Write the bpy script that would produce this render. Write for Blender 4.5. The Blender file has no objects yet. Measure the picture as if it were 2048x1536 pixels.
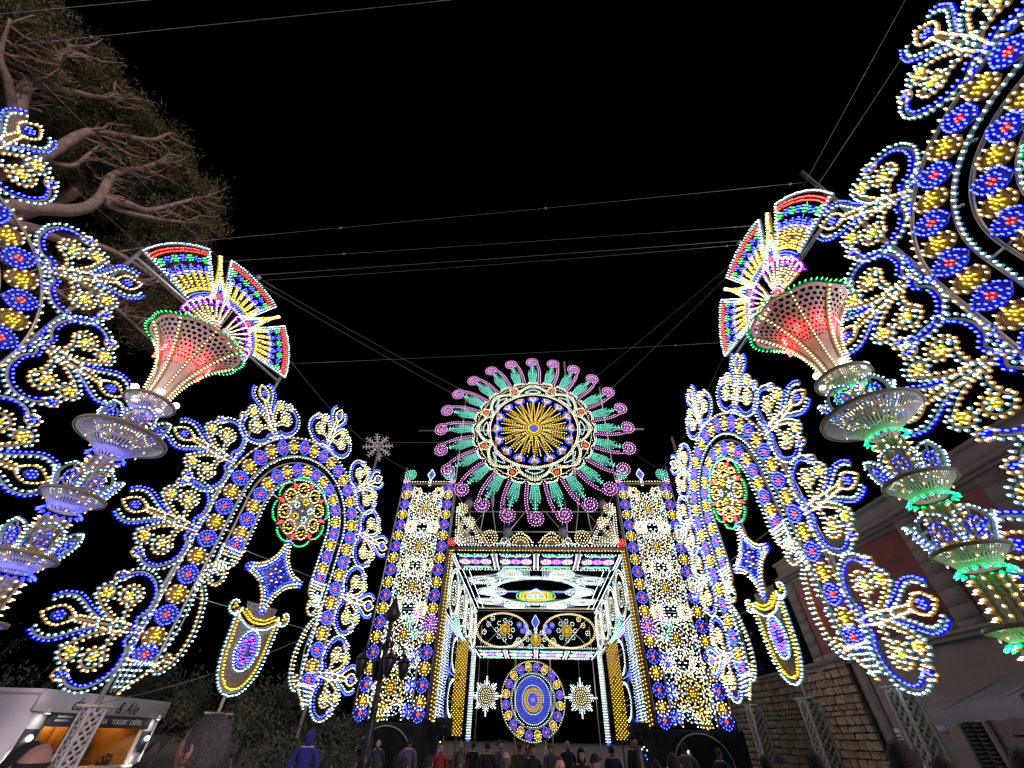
import bpy, bmesh, math, random
import numpy as np
from mathutils import Vector, Matrix
random.seed(7); np.random.seed(7)
S = bpy.context.scene
COL = S.collection
R = math.radians
PI = math.pi

# ------------------------------------------------------------------ camera, sky, exposure
cam = bpy.data.cameras.new('camera'); cam.sensor_width = 36.0; cam.lens = 790.0/2048*36.0
cam.clip_start = 0.05; cam.clip_end = 2000
co = bpy.data.objects.new('camera', cam); COL.objects.link(co)
co.matrix_world = Matrix.Translation((0, 0, 1.7)) @ Matrix.Rotation(R(90+41.905), 4, 'X') @ Matrix.Rotation(R(1.497), 4, 'Z')
S.camera = co
W = bpy.data.worlds.new('World'); S.world = W; W.use_nodes = True
nt = W.node_tree
sky = nt.nodes.new('ShaderNodeTexSky'); sky.sky_type = 'NISHITA'; sky.sun_disc = False
sky.sun_elevation = R(-9); sky.sun_rotation = R(200)
nt.links.new(sky.outputs[0], nt.nodes['Background'].inputs[0]); nt.nodes['Background'].inputs[1].default_value = 0.05
sun = bpy.data.lights.new('fill_sun', 'SUN'); sun.energy = 0.72; sun.angle = R(12); sun.color = (1.0, .84, .88)   # added fill sun in place of the night town's glow, far below daylight strength
so = bpy.data.objects.new('fill_sun', sun); COL.objects.link(so); so.rotation_euler = (R(90-13), 0, R(34))
S.view_settings.view_transform = 'Standard'; S.view_settings.look = 'None'
S.view_settings.exposure = 1.15; S.view_settings.gamma = 1.0; S.view_settings.use_curve_mapping = False
S.render.engine = 'CYCLES'
S.cycles.max_bounces = 4; S.cycles.diffuse_bounces = 2; S.cycles.glossy_bounces = 2
S.cycles.transparent_max_bounces = 8; S.cycles.transmission_bounces = 2
S.cycles.use_denoising = True
try:
    S.cycles.denoiser = 'OPENIMAGEDENOISE'; S.cycles.denoising_prefilter = 'ACCURATE'
except Exception: pass
S.cycles.use_light_tree = True
S.cycles.caustics_reflective = False; S.cycles.caustics_refractive = False
S.cycles.pixel_filter_type = 'BLACKMAN_HARRIS'; S.cycles.filter_width = 1.3

# ------------------------------------------------------------------ materials
def mat(name, col, rough=0.6, metal=0.0, noise=0.0, scale=8.0, bump=0.0, emit=None, es=0.0, col2=None, bscale=None):
    m = bpy.data.materials.new(name); m.use_nodes = True
    n = m.node_tree.nodes; l = m.node_tree.links; b = n['Principled BSDF']
    b.inputs['Base Color'].default_value = (*col, 1); b.inputs['Roughness'].default_value = rough; b.inputs['Metallic'].default_value = metal
    if noise or bump or col2:
        tc = n.new('ShaderNodeTexCoord')
        nz = n.new('ShaderNodeTexNoise'); nz.inputs['Scale'].default_value = scale; nz.inputs['Detail'].default_value = 6; nz.inputs['Roughness'].default_value = 0.65
        l.new(tc.outputs['Object'], nz.inputs['Vector'])
        cr = n.new('ShaderNodeValToRGB')
        a = col; c2 = col2 or tuple(min(1, x*(1+noise)) for x in col)
        if not col2: a = tuple(x*(1-noise) for x in col)
        cr.color_ramp.elements[0].position = 0.32; cr.color_ramp.elements[1].position = 0.68
        cr.color_ramp.elements[0].color = (*a, 1); cr.color_ramp.elements[1].color = (*c2, 1)
        l.new(nz.outputs['Fac'], cr.inputs['Fac']); l.new(cr.outputs['Color'], b.inputs['Base Color'])
        if bump:
            nb = n.new('ShaderNodeTexNoise'); nb.inputs['Scale'].default_value = bscale or scale*3; nb.inputs['Detail'].default_value = 5
            l.new(tc.outputs['Object'], nb.inputs['Vector'])
            bp = n.new('ShaderNodeBump'); bp.inputs['Strength'].default_value = bump; bp.inputs['Distance'].default_value = 0.02
            l.new(nb.outputs['Fac'], bp.inputs['Height']); l.new(bp.outputs['Normal'], b.inputs['Normal'])
    if emit:
        b.inputs['Emission Color'].default_value = (*emit, 1); b.inputs['Emission Strength'].default_value = es
    return m

def glow(name, col, s):
    m = bpy.data.materials.new(name); m.use_nodes = True
    n = m.node_tree.nodes; l = m.node_tree.links
    for x in list(n): n.remove(x)
    e = n.new('ShaderNodeEmission'); e.inputs[0].default_value = (*col, 1); e.inputs[1].default_value = s
    o = n.new('ShaderNodeOutputMaterial'); l.new(e.outputs[0], o.inputs[0])
    return m

# bulb colours: (hot tip, coloured glass collar whose glow imitates the bulb's halo)
BC = {
 'w': ((0.80, 0.97, 1.0), 2.0, (0.14, 0.50, 0.68), 0.26),
 'k': ((1.0, 0.84, 0.46), 2.0, (0.85, 0.42, 0.05), 0.26),
 'y': ((1.0, 0.66, 0.07), 1.5, (0.80, 0.52, 0.02), 0.30),
 'b': ((0.10, 0.14, 1.0), 1.9, (0.004, 0.006, 0.9), 0.48),
 'r': ((1.0, 0.12, 0.10), 1.5, (0.95, 0.006, 0.01), 0.36),
 'g': ((0.12, 1.0, 0.28), 1.2, (0.0, 0.55, 0.10), 0.32),
 't': ((0.30, 1.0, 0.76), 1.4, (0.0, 0.55, 0.34), 0.30),
 'm': ((1.0, 0.52, 0.90), 1.5, (0.55, 0.02, 0.55), 0.30),
 'p': ((0.42, 0.08, 1.0), 1.4, (0.30, 0.01, 0.75), 0.36),
 'o': ((1.0, 0.30, 0.05), 1.3, (0.9, 0.2, 0.02), 0.3),
 'R': ((1.0, 0.010, 0.008), 60.0, (1.0, 0.008, 0.008), 9.0),
 'B': ((0.012, 0.016, 1.0), 13.0, (0.01, 0.012, 1.0), 5.0),
 'G': ((0.012, 1.0, 0.10), 6.0, (0.0, 0.8, 0.12), 2.2),
}
BM = {}
for k, (c1, s1, c2, s2) in BC.items():
    BM[k] = (glow('bulb_tip_'+k, c1, s1), glow('bulb_glass_halo_'+k, c2, s2))

M = {}
M['frame'] = mat('painted_frame', (0.30, 0.28, 0.26), 0.55, 0, 0.18, 6)
M['tan'] = mat('tan_frame', (0.26, 0.20, 0.13), 0.6, 0, 0.2, 6)
M['rail'] = mat('metal_rail', (0.32, 0.31, 0.30), 0.4, 0.3, 0.15, 5)
M['goldp'] = mat('ochre_board', (0.28, 0.17, 0.02), 0.5, 0, 0.25, 9)
M['bluep'] = mat('blue_board', (0.03, 0.03, 0.30), 0.5, 0, 0.25, 9)
M['lilac'] = mat('lilac_board', (0.13, 0.12, 0.30), 0.55, 0, 0.15, 9)
M['purp'] = mat('purple_board', (0.12, 0.02, 0.17), 0.5, 0, 0.2, 9)
M['tealp'] = mat('teal_board', (0.03, 0.24, 0.18), 0.5, 0, 0.2, 9)
M['brown'] = mat('brown_wood', (0.16, 0.10, 0.06), 0.6, 0, 0.3, 7)
M['cream'] = mat('cream_board', (0.40, 0.36, 0.31), 0.6, 0, 0.12, 7)
M['steel'] = mat('galvanised_pole', (0.50, 0.50, 0.50), 0.38, 0.55, 0.15, 9)
M['wood'] = mat('timber_pole', (0.45, 0.40, 0.33), 0.6, 0, 0.22, 7, 0.2)
M['wire'] = mat('steel_wire', (0.30, 0.30, 0.31), 0.35, 0.4)
M['black'] = mat('black_cloth', (0.018, 0.018, 0.022), 0.85, 0, 0.3, 5, 0.35)
M['iron'] = mat('dark_iron', (0.022, 0.022, 0.024), 0.45, 0.5, 0.2, 9)
M['white'] = mat('white_paint', (0.72, 0.71, 0.72), 0.45, 0, 0.05, 3)
M['net'] = mat('whitewashed_lattice', (0.50, 0.48, 0.45), 0.7, 0, 0.2, 9)

# ------------------------------------------------------------------ mesh helpers
class Geo:
    """collects vertices, polygons and material names, then links ONE mesh"""
    def __init__(s): s.v = []; s.nv = 0; s.lt = []; s.ls = []; s.pm = []; s.mats = []
    def mi(s, m):
        for i, x in enumerate(s.mats):
            if x is m: return i
        s.mats.append(m); return len(s.mats)-1
    def add(s, verts, faces, m):
        verts = np.asarray(verts, dtype=np.float32).reshape(-1, 3); k = s.mi(m)
        for f in faces:
            s.lt.append(len(f)); s.ls.append(np.asarray(f, dtype=np.int32)+s.nv); s.pm.append(k)
        s.v.append(verts); s.nv += len(verts)
    def addarr(s, verts, facearr, mis):
        """verts (N,3), facearr (F,k) ints, mis (F,) material indices"""
        n, k = facearr.shape
        s.ls.append((facearr+s.nv).reshape(-1).astype(np.int32)); s.lt.extend([k]*n); s.pm.extend(list(mis))
        s.v.append(verts.astype(np.float32)); s.nv += len(verts)
    def empty(s): return s.nv == 0
    def mesh(s, name, smooth=False):
        me = bpy.data.meshes.new(name)
        V = np.concatenate(s.v); L = np.concatenate(s.ls); T = np.asarray(s.lt, dtype=np.int32)
        me.vertices.add(len(V)); me.vertices.foreach_set('co', V.reshape(-1))
        me.loops.add(len(L)); me.loops.foreach_set('vertex_index', L)
        me.polygons.add(len(T)); st = np.zeros(len(T), dtype=np.int32); st[1:] = np.cumsum(T)[:-1]
        me.polygons.foreach_set('loop_start', st); me.polygons.foreach_set('loop_total', T)
        for m in s.mats: me.materials.append(m)
        me.polygons.foreach_set('material_index', np.asarray(s.pm, dtype=np.int32))
        if smooth: me.polygons.foreach_set('use_smooth', np.ones(len(T), dtype=bool))
        me.update(calc_edges=True); me.validate()
        return me
    # --- shapes
    def box(s, a, b, m):
        x0, y0, z0 = a; x1, y1, z1 = b
        s.add([(x0,y0,z0),(x1,y0,z0),(x1,y1,z0),(x0,y1,z0),(x0,y0,z1),(x1,y0,z1),(x1,y1,z1),(x0,y1,z1)],
              [(0,3,2,1),(4,5,6,7),(0,1,5,4),(1,2,6,5),(2,3,7,6),(3,0,4,7)], m)
    def tube(s, p, q, r, m, r2=None, n=8):
        p = Vector(p); q = Vector(q); d = (q-p)
        if d.length < 1e-6: return
        d.normalize(); a = d.orthogonal().normalized(); b = d.cross(a); r2 = r if r2 is None else r2
        vs = []
        for c, rr in ((p, r), (q, r2)):
            for i in range(n):
                t = 2*PI*i/n; vs.append(c+(a*math.cos(t)+b*math.sin(t))*rr)
        fs = [(i, (i+1)%n, n+(i+1)%n, n+i) for i in range(n)]+[tuple(range(n-1,-1,-1)), tuple(range(n, 2*n))]
        s.add([tuple(x) for x in vs], fs, m)
    def path(s, pts, rad, m, n=6):
        """tapering tube along points with radii"""
        pts = [Vector(p) for p in pts]; N = len(pts)
        if not hasattr(rad, '__len__'): rad = [rad]*N
        vs = []; up = None
        for i in range(N):
            d = (pts[min(i+1, N-1)]-pts[max(i-1, 0)]).normalized()
            if up is None: up = d.orthogonal().normalized()
            a = (up-d*up.dot(d)); a = a.normalized() if a.length > 1e-5 else d.orthogonal().normalized(); up = a; b = d.cross(a)
            for k in range(n):
                t = 2*PI*k/n; vs.append(tuple(pts[i]+(a*math.cos(t)+b*math.sin(t))*rad[i]))
        fs = [(i*n+k, i*n+(k+1)%n, (i+1)*n+(k+1)%n, (i+1)*n+k) for i in range(N-1) for k in range(n)]
        fs += [tuple(range(n-1, -1, -1)), tuple(range((N-1)*n, N*n))]
        s.add(vs, fs, m)
    def lathe(s, prof, m, n=24, c=(0,0,0), a0=0, a1=2*PI):
        full = abs(a1-a0-2*PI) < 1e-4; N = n if full else n+1; vs = []
        for r, z in prof:
            for i in range(N):
                t = a0+(a1-a0)*i/n; vs.append((c[0]+r*math.cos(t), c[1]+r*math.sin(t), c[2]+z))
        fs = []
        for j in range(len(prof)-1):
            for i in range(n):
                i2 = (i+1)%N; fs.append((j*N+i, j*N+i2, (j+1)*N+i2, (j+1)*N+i))
        s.add(vs, fs, m)
    def ball(s, c, r, m, n=12, k=8, sq=(1,1,1)):
        s_prof = [(r*math.sin(PI*j/k), -r*math.cos(PI*j/k)) for j in range(k+1)]
        vs = []
        for rr, z in s_prof:
            for i in range(n):
                t = 2*PI*i/n; vs.append((c[0]+max(rr,1e-4)*math.cos(t)*sq[0], c[1]+max(rr,1e-4)*math.sin(t)*sq[1], c[2]+z*sq[2]))
        fs = [(j*n+i, j*n+(i+1)%n, (j+1)*n+(i+1)%n, (j+1)*n+i) for j in range(k) for i in range(n)]
        s.add(vs, fs, m)

def link(name, data, parent=None, mtx=None, **props):
    o = bpy.data.objects.new(name, data); COL.objects.link(o)
    if parent is not None: o.parent = parent
    if mtx is not None: o.matrix_local = mtx
    for k, v in props.items(): o[k] = v
    return o
def thing(name, label, cat, mtx=None, group=None):
    o = bpy.data.objects.new(name, None); COL.objects.link(o); o.empty_display_size = 0.2
    if mtx is not None: o.matrix_world = mtx
    o['label'] = label; o['category'] = cat
    if group: o['group'] = group
    return o
def tag(o, label=None, cat=None, group=None, kind=None):
    if label: o['label'] = label
    if cat: o['category'] = cat
    if group: o['group'] = group
    if kind: o['kind'] = kind
    return o
def copy_tree(o, parent=None):
    c = o.copy(); COL.objects.link(c)
    if parent is not None: c.parent = parent
    for ch in list(o.children): copy_tree(ch, c)
    return c
def plane_mtx(P, ph, z=0.0, sx=1.0):
    """a wall plane standing at P: local X runs along azimuth ph, local Z is up, the front faces local -Y"""
    d = Vector((math.sin(R(ph)), math.cos(R(ph)), 0)); y = Vector((-d.y, d.x, 0))
    m = Matrix(((d.x*sx, y.x, 0, P[0]), (d.y*sx, y.y, 0, P[1]), (0, 0, 1, z), (0, 0, 0, 1)))
    return m

# ------------------------------------------------------------------ 2D paths (u, v)
def line(*p): return np.array(p, dtype=float)
def arc(cx, cz, rx, rz=None, a0=0, a1=360, n=40):
    rz = rx if rz is None else rz; t = np.radians(np.linspace(a0, a1, n+1))
    return np.stack([cx+rx*np.cos(t), cz+rz*np.sin(t)], 1)
def spiral(cx, cz, r0, r1, a0, a1, n=40):
    t = np.radians(np.linspace(a0, a1, n+1)); r = np.linspace(r0, r1, n+1)
    return np.stack([cx+r*np.cos(t), cz+r*np.sin(t)], 1)
def curve(*p, n=8, closed=False):
    P = [np.array(q, float) for q in p]
    if closed: P = [P[-1]]+P+[P[0], P[1]]
    else: P = [2*P[0]-P[1]]+P+[2*P[-1]-P[-2]]
    out = []
    for i in range(1, len(P)-2):
        p0, p1, p2, p3 = P[i-1:i+3]
        for k in range(n):
            t = k/n; out.append(0.5*((2*p1)+(-p0+p2)*t+(2*p0-5*p1+4*p2-p3)*t*t+(-p0+3*p1-3*p2+p3)*t**3))
    out.append(P[-2]); return np.array(out)
def resample(p, sp, closed=False, phase=0.0):
    p = np.asarray(p, float); d = np.hypot(*np.diff(p, axis=0).T); c = np.concatenate([[0], np.cumsum(d)]); L = c[-1]
    n = max(1, int(round(L/sp))); s = (np.arange(n)+phase)*L/n if (closed or phase) else np.linspace(0, L, n+1)
    return np.stack([np.interp(s, c, p[:,0]), np.interp(s, c, p[:,1])], 1)
def normals(p):
    t = np.gradient(np.asarray(p, float), axis=0); t /= (np.hypot(t[:,0], t[:,1])[:,None]+1e-9)
    return np.stack([-t[:,1], t[:,0]], 1)
def off(p, d): p = np.asarray(p, float); return p+normals(p)*d
def mir(p): p = np.array(p, float); p[:,0] *= -1; return p
def tf(p, c=(0,0), rot=0, s=1.0):
    a = R(rot); p = np.asarray(p, float)*s
    return np.stack([c[0]+p[:,0]*math.cos(a)-p[:,1]*math.sin(a), c[1]+p[:,0]*math.sin(a)+p[:,1]*math.cos(a)], 1)

def bulb_template(n, r, L, cr):
    a = 2*PI*np.arange(n)/n; c, s = np.cos(a), np.sin(a)
    ring = lambda rr, w: np.stack([rr*c, np.full(n, -w), rr*s], 1)
    V = np.concatenate([ring(cr, .004), ring(cr*.9, .03), ring(r*.75, .034), ring(r, L*.62), np.array([[0, -L, 0]])])
    q = []
    for lvl in (0, 1, 2):
        for i in range(n): q.append((lvl*n+i, lvl*n+(i+1)%n, (lvl+1)*n+(i+1)%n, (lvl+1)*n+i))
    t = [(3*n+i, 3*n+(i+1)%n, 4*n) for i in range(n)]
    qm = [1]*n+[1]*n+[0]*n
    return V, np.array(q), np.array(qm), np.array(t), np.zeros(len(t), int)
BT = {'near': bulb_template(6, .0185, .105, .034), 'far': bulb_template(5, .026, .095, .035), 'big': bulb_template(6, .05, .12, .075), 'tiny': bulb_template(5, .017, .075, .030), 'flat': bulb_template(5, .025, .065, .034)}

class Design:
    """a flat illuminated panel: wooden strips, backing boards and rows of bulbs, in (u, v) with the front at -Y"""
    def __init__(s, size='near'): s.g = Geo(); s.b = []; s.size = size
    def strip(s, p, w=.04, m='frame', d=.03, w0=0.0):
        p = np.asarray(p, float); nrm = normals(p); m = M[m] if isinstance(m, str) else m; N = len(p)
        a = p+nrm*w/2; b = p-nrm*w/2
        V = np.zeros((N, 4, 3)); V[:,0,0], V[:,0,2] = a.T; V[:,1,0], V[:,1,2] = b.T; V[:,2,0], V[:,2,2] = b.T; V[:,3,0], V[:,3,2] = a.T
        V[:,0,1] = V[:,1,1] = -w0; V[:,2,1] = V[:,3,1] = d-w0
        F = [(i*4+k, (i+1)*4+k, (i+1)*4+(k+1)%4, i*4+(k+1)%4) for i in range(N-1) for k in range(4)]+[(0,1,2,3), ((N-1)*4+3, (N-1)*4+2, (N-1)*4+1, (N-1)*4)]
        s.g.add(V.reshape(-1, 3), F, m)
    def board(s, poly, m='frame', w0=-.006, d=.015):
        poly = np.asarray(poly, float); N = len(poly); m = M[m] if isinstance(m, str) else m
        V = np.zeros((2*N, 3)); V[:N,0], V[:N,2] = poly.T; V[N:,0], V[N:,2] = poly.T; V[:N,1] = -w0; V[N:,1] = -w0+d
        F = [tuple(range(N)), tuple(range(2*N-1, N-1, -1))]+[(i, N+i, N+(i+1)%N, (i+1)%N) for i in range(N)]
        s.g.add(V, F, m)
    def ring(s, c, r0, r1, m='frame', n=48, w0=-.006, a0=0, a1=360):
        o = arc(c[0], c[1], r1, None, a0, a1, n); i = arc(c[0], c[1], r0, None, a0, a1, n)
        s.strip((o+i)/2, r1-r0, m, .015, w0)
    def row(s, p, c, sp=.13, closed=False, phase=0.0):
        sp *= {'far': 1.25, 'flat': 1.15}.get(s.size, .90)
        q = resample(p, sp, closed, phase)
        if len(c) == 1: s.b += [(x, y, c) for x, y in q]
        else: s.b += [(x, y, c[i % len(c)]) for i, (x, y) in enumerate(q)]
    def dots(s, pts, c): s.b += [(x, y, c) for x, y in np.asarray(pts, float).reshape(-1, 2)]
    def srow(s, p, c, sp=.13, m='frame', w=.045, closed=False):
        s.strip(p, w, m); s.row(p, c, sp, closed)
    def rosette(s, c, r, cols='y', n=8, ctr=None, m=None):
        if m: s.board(arc(c[0], c[1], r*1.25, None, 0, 360, 14)[:-1], m)
        s.dots(arc(c[0], c[1], r, None, 0, 360-360/n, n-1), cols)
        if ctr: s.dots([c], ctr)
    def merge(s, o, c=(0,0), rot=0, sc=1.0):
        a = R(rot); ca, sa = math.cos(a)*sc, math.sin(a)*sc
        s.b += [(c[0]+x*ca-y*sa, c[1]+x*sa+y*ca, k) for x, y, k in o.b]
        V = np.concatenate(o.g.v) if o.g.v else None
        if V is not None:
            W_ = V.copy(); W_[:,0] = c[0]+V[:,0]*ca-V[:,2]*sa; W_[:,2] = c[1]+V[:,0]*sa+V[:,2]*ca
            base = s.g.nv
            for L in o.g.ls: s.g.ls.append(L+base)
            s.g.lt += o.g.lt; s.g.pm += [s.g.mi(o.g.mats[k]) for k in o.g.pm]; s.g.v.append(W_.astype(np.float32)); s.g.nv += len(W_)
    def bulbs_into(s, g, size=None):
        Vt, Q, Qm, T, Tm = BT[size or s.size]; nt_ = len(Vt)
        by = {}
        for x, y, c in s.b: by.setdefault(c, []).append((x+random.gauss(0, .003), y+random.gauss(0, .003))) if random.random() > .015 else None   # here and there one is missing
        for c, pts in by.items():
            P = np.array(pts); K = len(P)
            i0 = g.mi(BM[c][0]); i1 = g.mi(BM[c][1]); mm = np.array([i0, i1])
            V = np.tile(Vt, (K, 1, 1)); V[:,:,0] += P[:,0,None]; V[:,:,2] += P[:,1,None]
            V[:,:,1] *= (1+0.14*np.random.randn(K).clip(-1.5, 1.5))[:,None]
            tl = np.random.randn(K, 2)*.06; V[:,:,0] += V[:,:,1]*tl[:,:1]; V[:,:,2] += V[:,:,1]*tl[:,1:]      # hand-fitted bulbs lean a little
            o_ = (np.arange(K)*nt_)[:,None,None]
            n0 = g.nv
            V2 = V.reshape(-1, 3)
            g.ls.append((Q[None]+o_+n0).reshape(-1).astype(np.int32)); g.lt.extend([4]*(K*len(Q))); g.pm.extend(np.tile(mm[Qm], K).tolist())
            g.ls.append((T[None]+o_+n0).reshape(-1).astype(np.int32)); g.lt.extend([3]*(K*len(T))); g.pm.extend(np.tile(mm[Tm], K).tolist())
            g.v.append(V2.astype(np.float32)); g.nv += len(V2)
    def meshes(s, name):
        f = s.g.mesh(name) if not s.g.empty() else None; b = None
        if s.b:
            g = Geo(); s.bulbs_into(g); b = g.mesh(name+'_bulbs')
        return f, b
    def whole(s, name):
        s.bulbs_into(s.g); s.b = []; return s.g.mesh(name)
def put(name, ms, parent, mtx=None, **props):
    f, b = ms; o = link(name, f, parent, mtx, **props)
    if b is not None: link('bulbs', b, o, kind='stuff')
    return o
def M2(c=(0, 0), rot=0, y=0.0):
    """placement inside a panel plane: move by (u, v), turn by rot degrees counter-clockwise as seen from the front"""
    return Matrix.Translation((c[0], y, c[1])) @ Matrix.Rotation(-R(rot), 4, 'Y')
# ------------------------------------------------------------------ shared luminous panels
def flower_panel(size):
    D = Design(size)
    D.board([(-.31,-.06),(-.2,-.2),(0,-.235),(.2,-.2),(.31,-.06),(.31,.06),(.2,.2),(0,.235),(-.2,.2),(-.31,.06)], 'brown')
    D.strip(arc(0, 0, .175, .15, 0, 360, 20), .03, 'goldp', .02, .012)
    D.board(arc(0, 0, .15, .13, 0, 342, 19), 'goldp', .012)
    D.dots(spiral(0, 0, .06, .14, 20, 470, 8), 'y')
    D.dots([(0, 0)], 'y')
    D.dots([(x, y) for x, y in arc(0, 0, .285, .205, 0, 328, 10)], 'k')
    return D
def diamond_panel(size):
    D = Design(size)
    hexa = [(-.33,0),(-.2,-.16),(0,-.235),(.2,-.16),(.33,0),(.2,.16),(0,.235),(-.2,.16)]
    D.board(hexa, 'lilac')
    D.strip(line(*(hexa+[hexa[0]])), .022, 'rail', .03, .01)
    D.board([(-.11,0),(0,-.095),(.11,0),(0,.095)], 'frame', .012)
    D.row(line(*(hexa+[hexa[0]])), 'b', .10, True)
    D.row(tf(line(*(hexa+[hexa[0]])), (0,0), 0, .60), 'b', .125, True)
    D.dots([(-.055,0),(.055,0),(0,.05),(0,-.05)], 'r')
    return D

def finial(size='near'):
    """fleur-de-lis crest: root at (0,0), tip along +v"""
    D = Design(size)
    for sx in (1, -1):
        f = (lambda p: p) if sx == 1 else mir
        big = f(curve((.02,.10),(.22,.20),(.36,.10),(.52,.06),(.78,.10),(1.02,.28),(1.14,.55),(1.10,.80),(.98,.96)))
        D.strip(big, .05); D.row(off(big, .055*sx), 'b', .105); D.row(off(big, -.075*sx), 'w', .125)
        D.row(f(curve((.16,.02),(.3,-.03),(.44,-.05))), 'b', .1)
        td = f(curve((.96,.90),(1.06,1.02),(.98,1.16),(.84,1.12),(.86,.98), closed=True))
        D.strip(td, .03); D.row(td, 'k', .12, True); D.dots(f(np.array([(.94,1.03),(.98,1.08),(.91,1.07),(.92,.98)])), 'b')
        D.board(f(arc(.94, 1.04, .07, None, 0, 330, 11)), 'bluep', -.004)
        # lower yellow scroll
        c1 = f(np.concatenate([curve((.04,.34),(.20,.50),(.42,.52),(.62,.42)), spiral(.60, .66, .24, .10, -90, 230, 26)]))
        D.strip(c1, .045, 'tan'); D.row(off(c1, .06*sx), 'w', .13); D.row(off(c1, -.05*sx), 'k', .12)
        D.rosette((.60*sx, .66), .075, 'y', 6, 'y', 'goldp')
        # upper yellow scroll
        c2 = f(np.concatenate([curve((.06,.55),(.18,.86),(.34,1.10),(.50,1.26)), spiral(.56, 1.10, .20, .10, 110, -150, 22)]))
        D.strip(c2, .045, 'tan'); D.row(off(c2, .06*sx), 'w', .13); D.row(off(c2, -.05*sx), 'k', .12)
        D.rosette((.56*sx, 1.11), .07, 'y', 5, 'y', 'goldp')
        # leaflet
        lf = f(curve((.08,.95),(.20,1.22),(.32,1.42),(.40,1.62),(.38,1.84),(.28,1.98)))
        D.strip(lf, .04); D.row(off(lf, -.05*sx), 'b', .10); D.row(off(lf, .05*sx), 'w', .12)
        # stem
        st = f(curve((.05,.12),(.10,.55),(.07,1.0),(.05,1.45)))
        D.row(st, 'k', .10)
        tp = f(curve((.03,1.42),(.15,1.58),(.17,1.76),(.08,1.92),(0,2.0)))
        D.strip(tp, .03, 'tan'); D.row(tp, 'k', .10)
        D.dots([(.30*sx, .02)], 'b')
    D.strip(line((0,.02),(0,1.5)), .05, 'tan')
    D.board(arc(0, 1.70, .10, .13, 0, 340, 17), 'bluep', -.004)
    D.rosette((0, 1.70), .075, 'b', 6, 'b')
    D.board([(-.1,-.02),(.1,-.02),(.14,.06),(0,.14),(-.14,.06)], 'lilac', .0)
    D.dots([(-.06,.22),(.06,.22),(0,.10)], 'b')
    return D

def end_cone(size):
    """tapering pendant under the outer band: top edge from (0,0) to (.7,0), tip near (.1,-.62)"""
    D = Design(size)
    D.strip(line((0,0),(.7,0)), .05); D.row(line((.02,-.03),(.68,-.03)), 'k', .1)
    for k in range(1, 6):
        t = k/6; x1 = .68*(1-t)**.8+.22*t; D.row(line((.03+.02*t, -.62*t), (x1, -.62*t+.06*(1-t))), 'w', .1)
    e = curve((.7,0),(.58,-.22),(.36,-.42),(.2,-.62)); D.strip(e, .04); D.row(e, 'k', .1)
    D.strip(line((.02,0),(.06,-.62)), .04); D.strip(line((.2,0),(.12,-.6)), .03); D.strip(line((.45,0),(.2,-.5)), .03)
    return D
def cornucopia(size):
    D = Design(size)
    D.strip(line((0,0),(.68,0)), .05)
    for k in range(0, 6):
        t = k/6; D.row(line((.04+.02*t, -.04-.6*t), (.66-.22*t, -.04-.55*t)), 'wk' if k < 3 else 'w', .105)
    e = curve((.68,0),(.66,-.25),(.56,-.48),(.3,-.58),(.1,-.7)); D.strip(e, .04); D.row(e, 'k', .12)
    e = curve((0,0),(.03,-.3),(.05,-.7)); D.strip(e, .04); D.row(e, 'w', .12)
    return D
def scroll_loop(size):
    """spiral and long pendant loop hanging inside the leg; origin at the leg's inner edge, reaching towards +u"""
    D = Design(size)
    sp = np.concatenate([curve((.0,1.75),(.02,2.05),(.06,2.25))[:-1], spiral(.37, 2.18, .32, .10, 165, -330, 50)])
    D.strip(sp, .05); D.row(off(sp, .055), 'k', .125); D.row(off(sp, -.05), 'w', .11)
    lo = curve((.02,1.9),(.14,1.85),(.36,1.55),(.48,1.1),(.52,.72),(.44,.3),(.30,.06),(.12,-.08),(0,-.02))
    D.strip(lo, .045, 'tan'); D.row(off(lo, .06), 'w', .12); D.row(off(lo, -.055), 'k', .12)
    li = curve((.06,1.7),(.12,1.2),(.13,.9),(.05,.46),(.02,.36)); D.strip(li, .03); D.row(li, 'w', .13)
    D.board([(.04,.05),(.28,.1),(.3,.3),(.12,.32)], 'brown'); D.dots([(.1,.14),(.2,.12),(.26,.22),(.16,.26)], 'k')
    return D
def medallion(size='near'):
    D = Design(size)
    D.ring((0,0), .36, .62, 'frame', 40)
    for k in range(8):
        a = 45*k+22.5; ca, sa = math.cos(R(a)), math.sin(R(a))
        lp = tf(curve((.5,.0),(.62,.2),(.86,.19),(.98,0),(.86,-.19),(.62,-.2), closed=True), (0,0), a)
        D.strip(lp, .05, 'brown'); D.row(lp, 'k', .105, True); D.dots(tf(line((.72,.09),(.80,.05),(.84,-.04),(.72,-.09)), (0,0), a), 'y')
        pe = tf(curve((.80,0),(.95,.07),(1.13,0),(.95,-.07), closed=True), (0,0), a+22.5)
        D.board(pe[:-1], mat_red(), .01); D.dots(tf(line((.86,0),(.92,.035),(.92,-.035),(.98,.03),(.98,-.03),(1.04,0),(1.1,0)), (0,0), a+22.5), 'r')
        sc = tf(arc(1.04, 0, .14, .30, -80, 80, 12), (0,0), a); D.strip(sc, .03, 'tealp'); D.row(off(sc, -.03), 'g', .085)
    D.ring((0,0), .95, .99, 'frame', 60)
    for k in range(5):
        a = 72*k+18; c = (.33*math.cos(R(a)), .33*math.sin(R(a)))
        D.strip(arc(c[0], c[1], .17, None, 0, 360, 18), .03, 'rail'); D.rosette(c, .10, 'y' if k % 2 else 'w', 7, None)
    D.dots([(0,0)], 'y'); D.board(arc(0, 0, .14, None, 0, 330, 11), 'lilac')
    return D
_MR = []
def mat_red():
    if not _MR: _MR.append(mat('red_board', (.30,.03,.03), .5, 0, .2, 9))
    return _MR[0]
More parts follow.
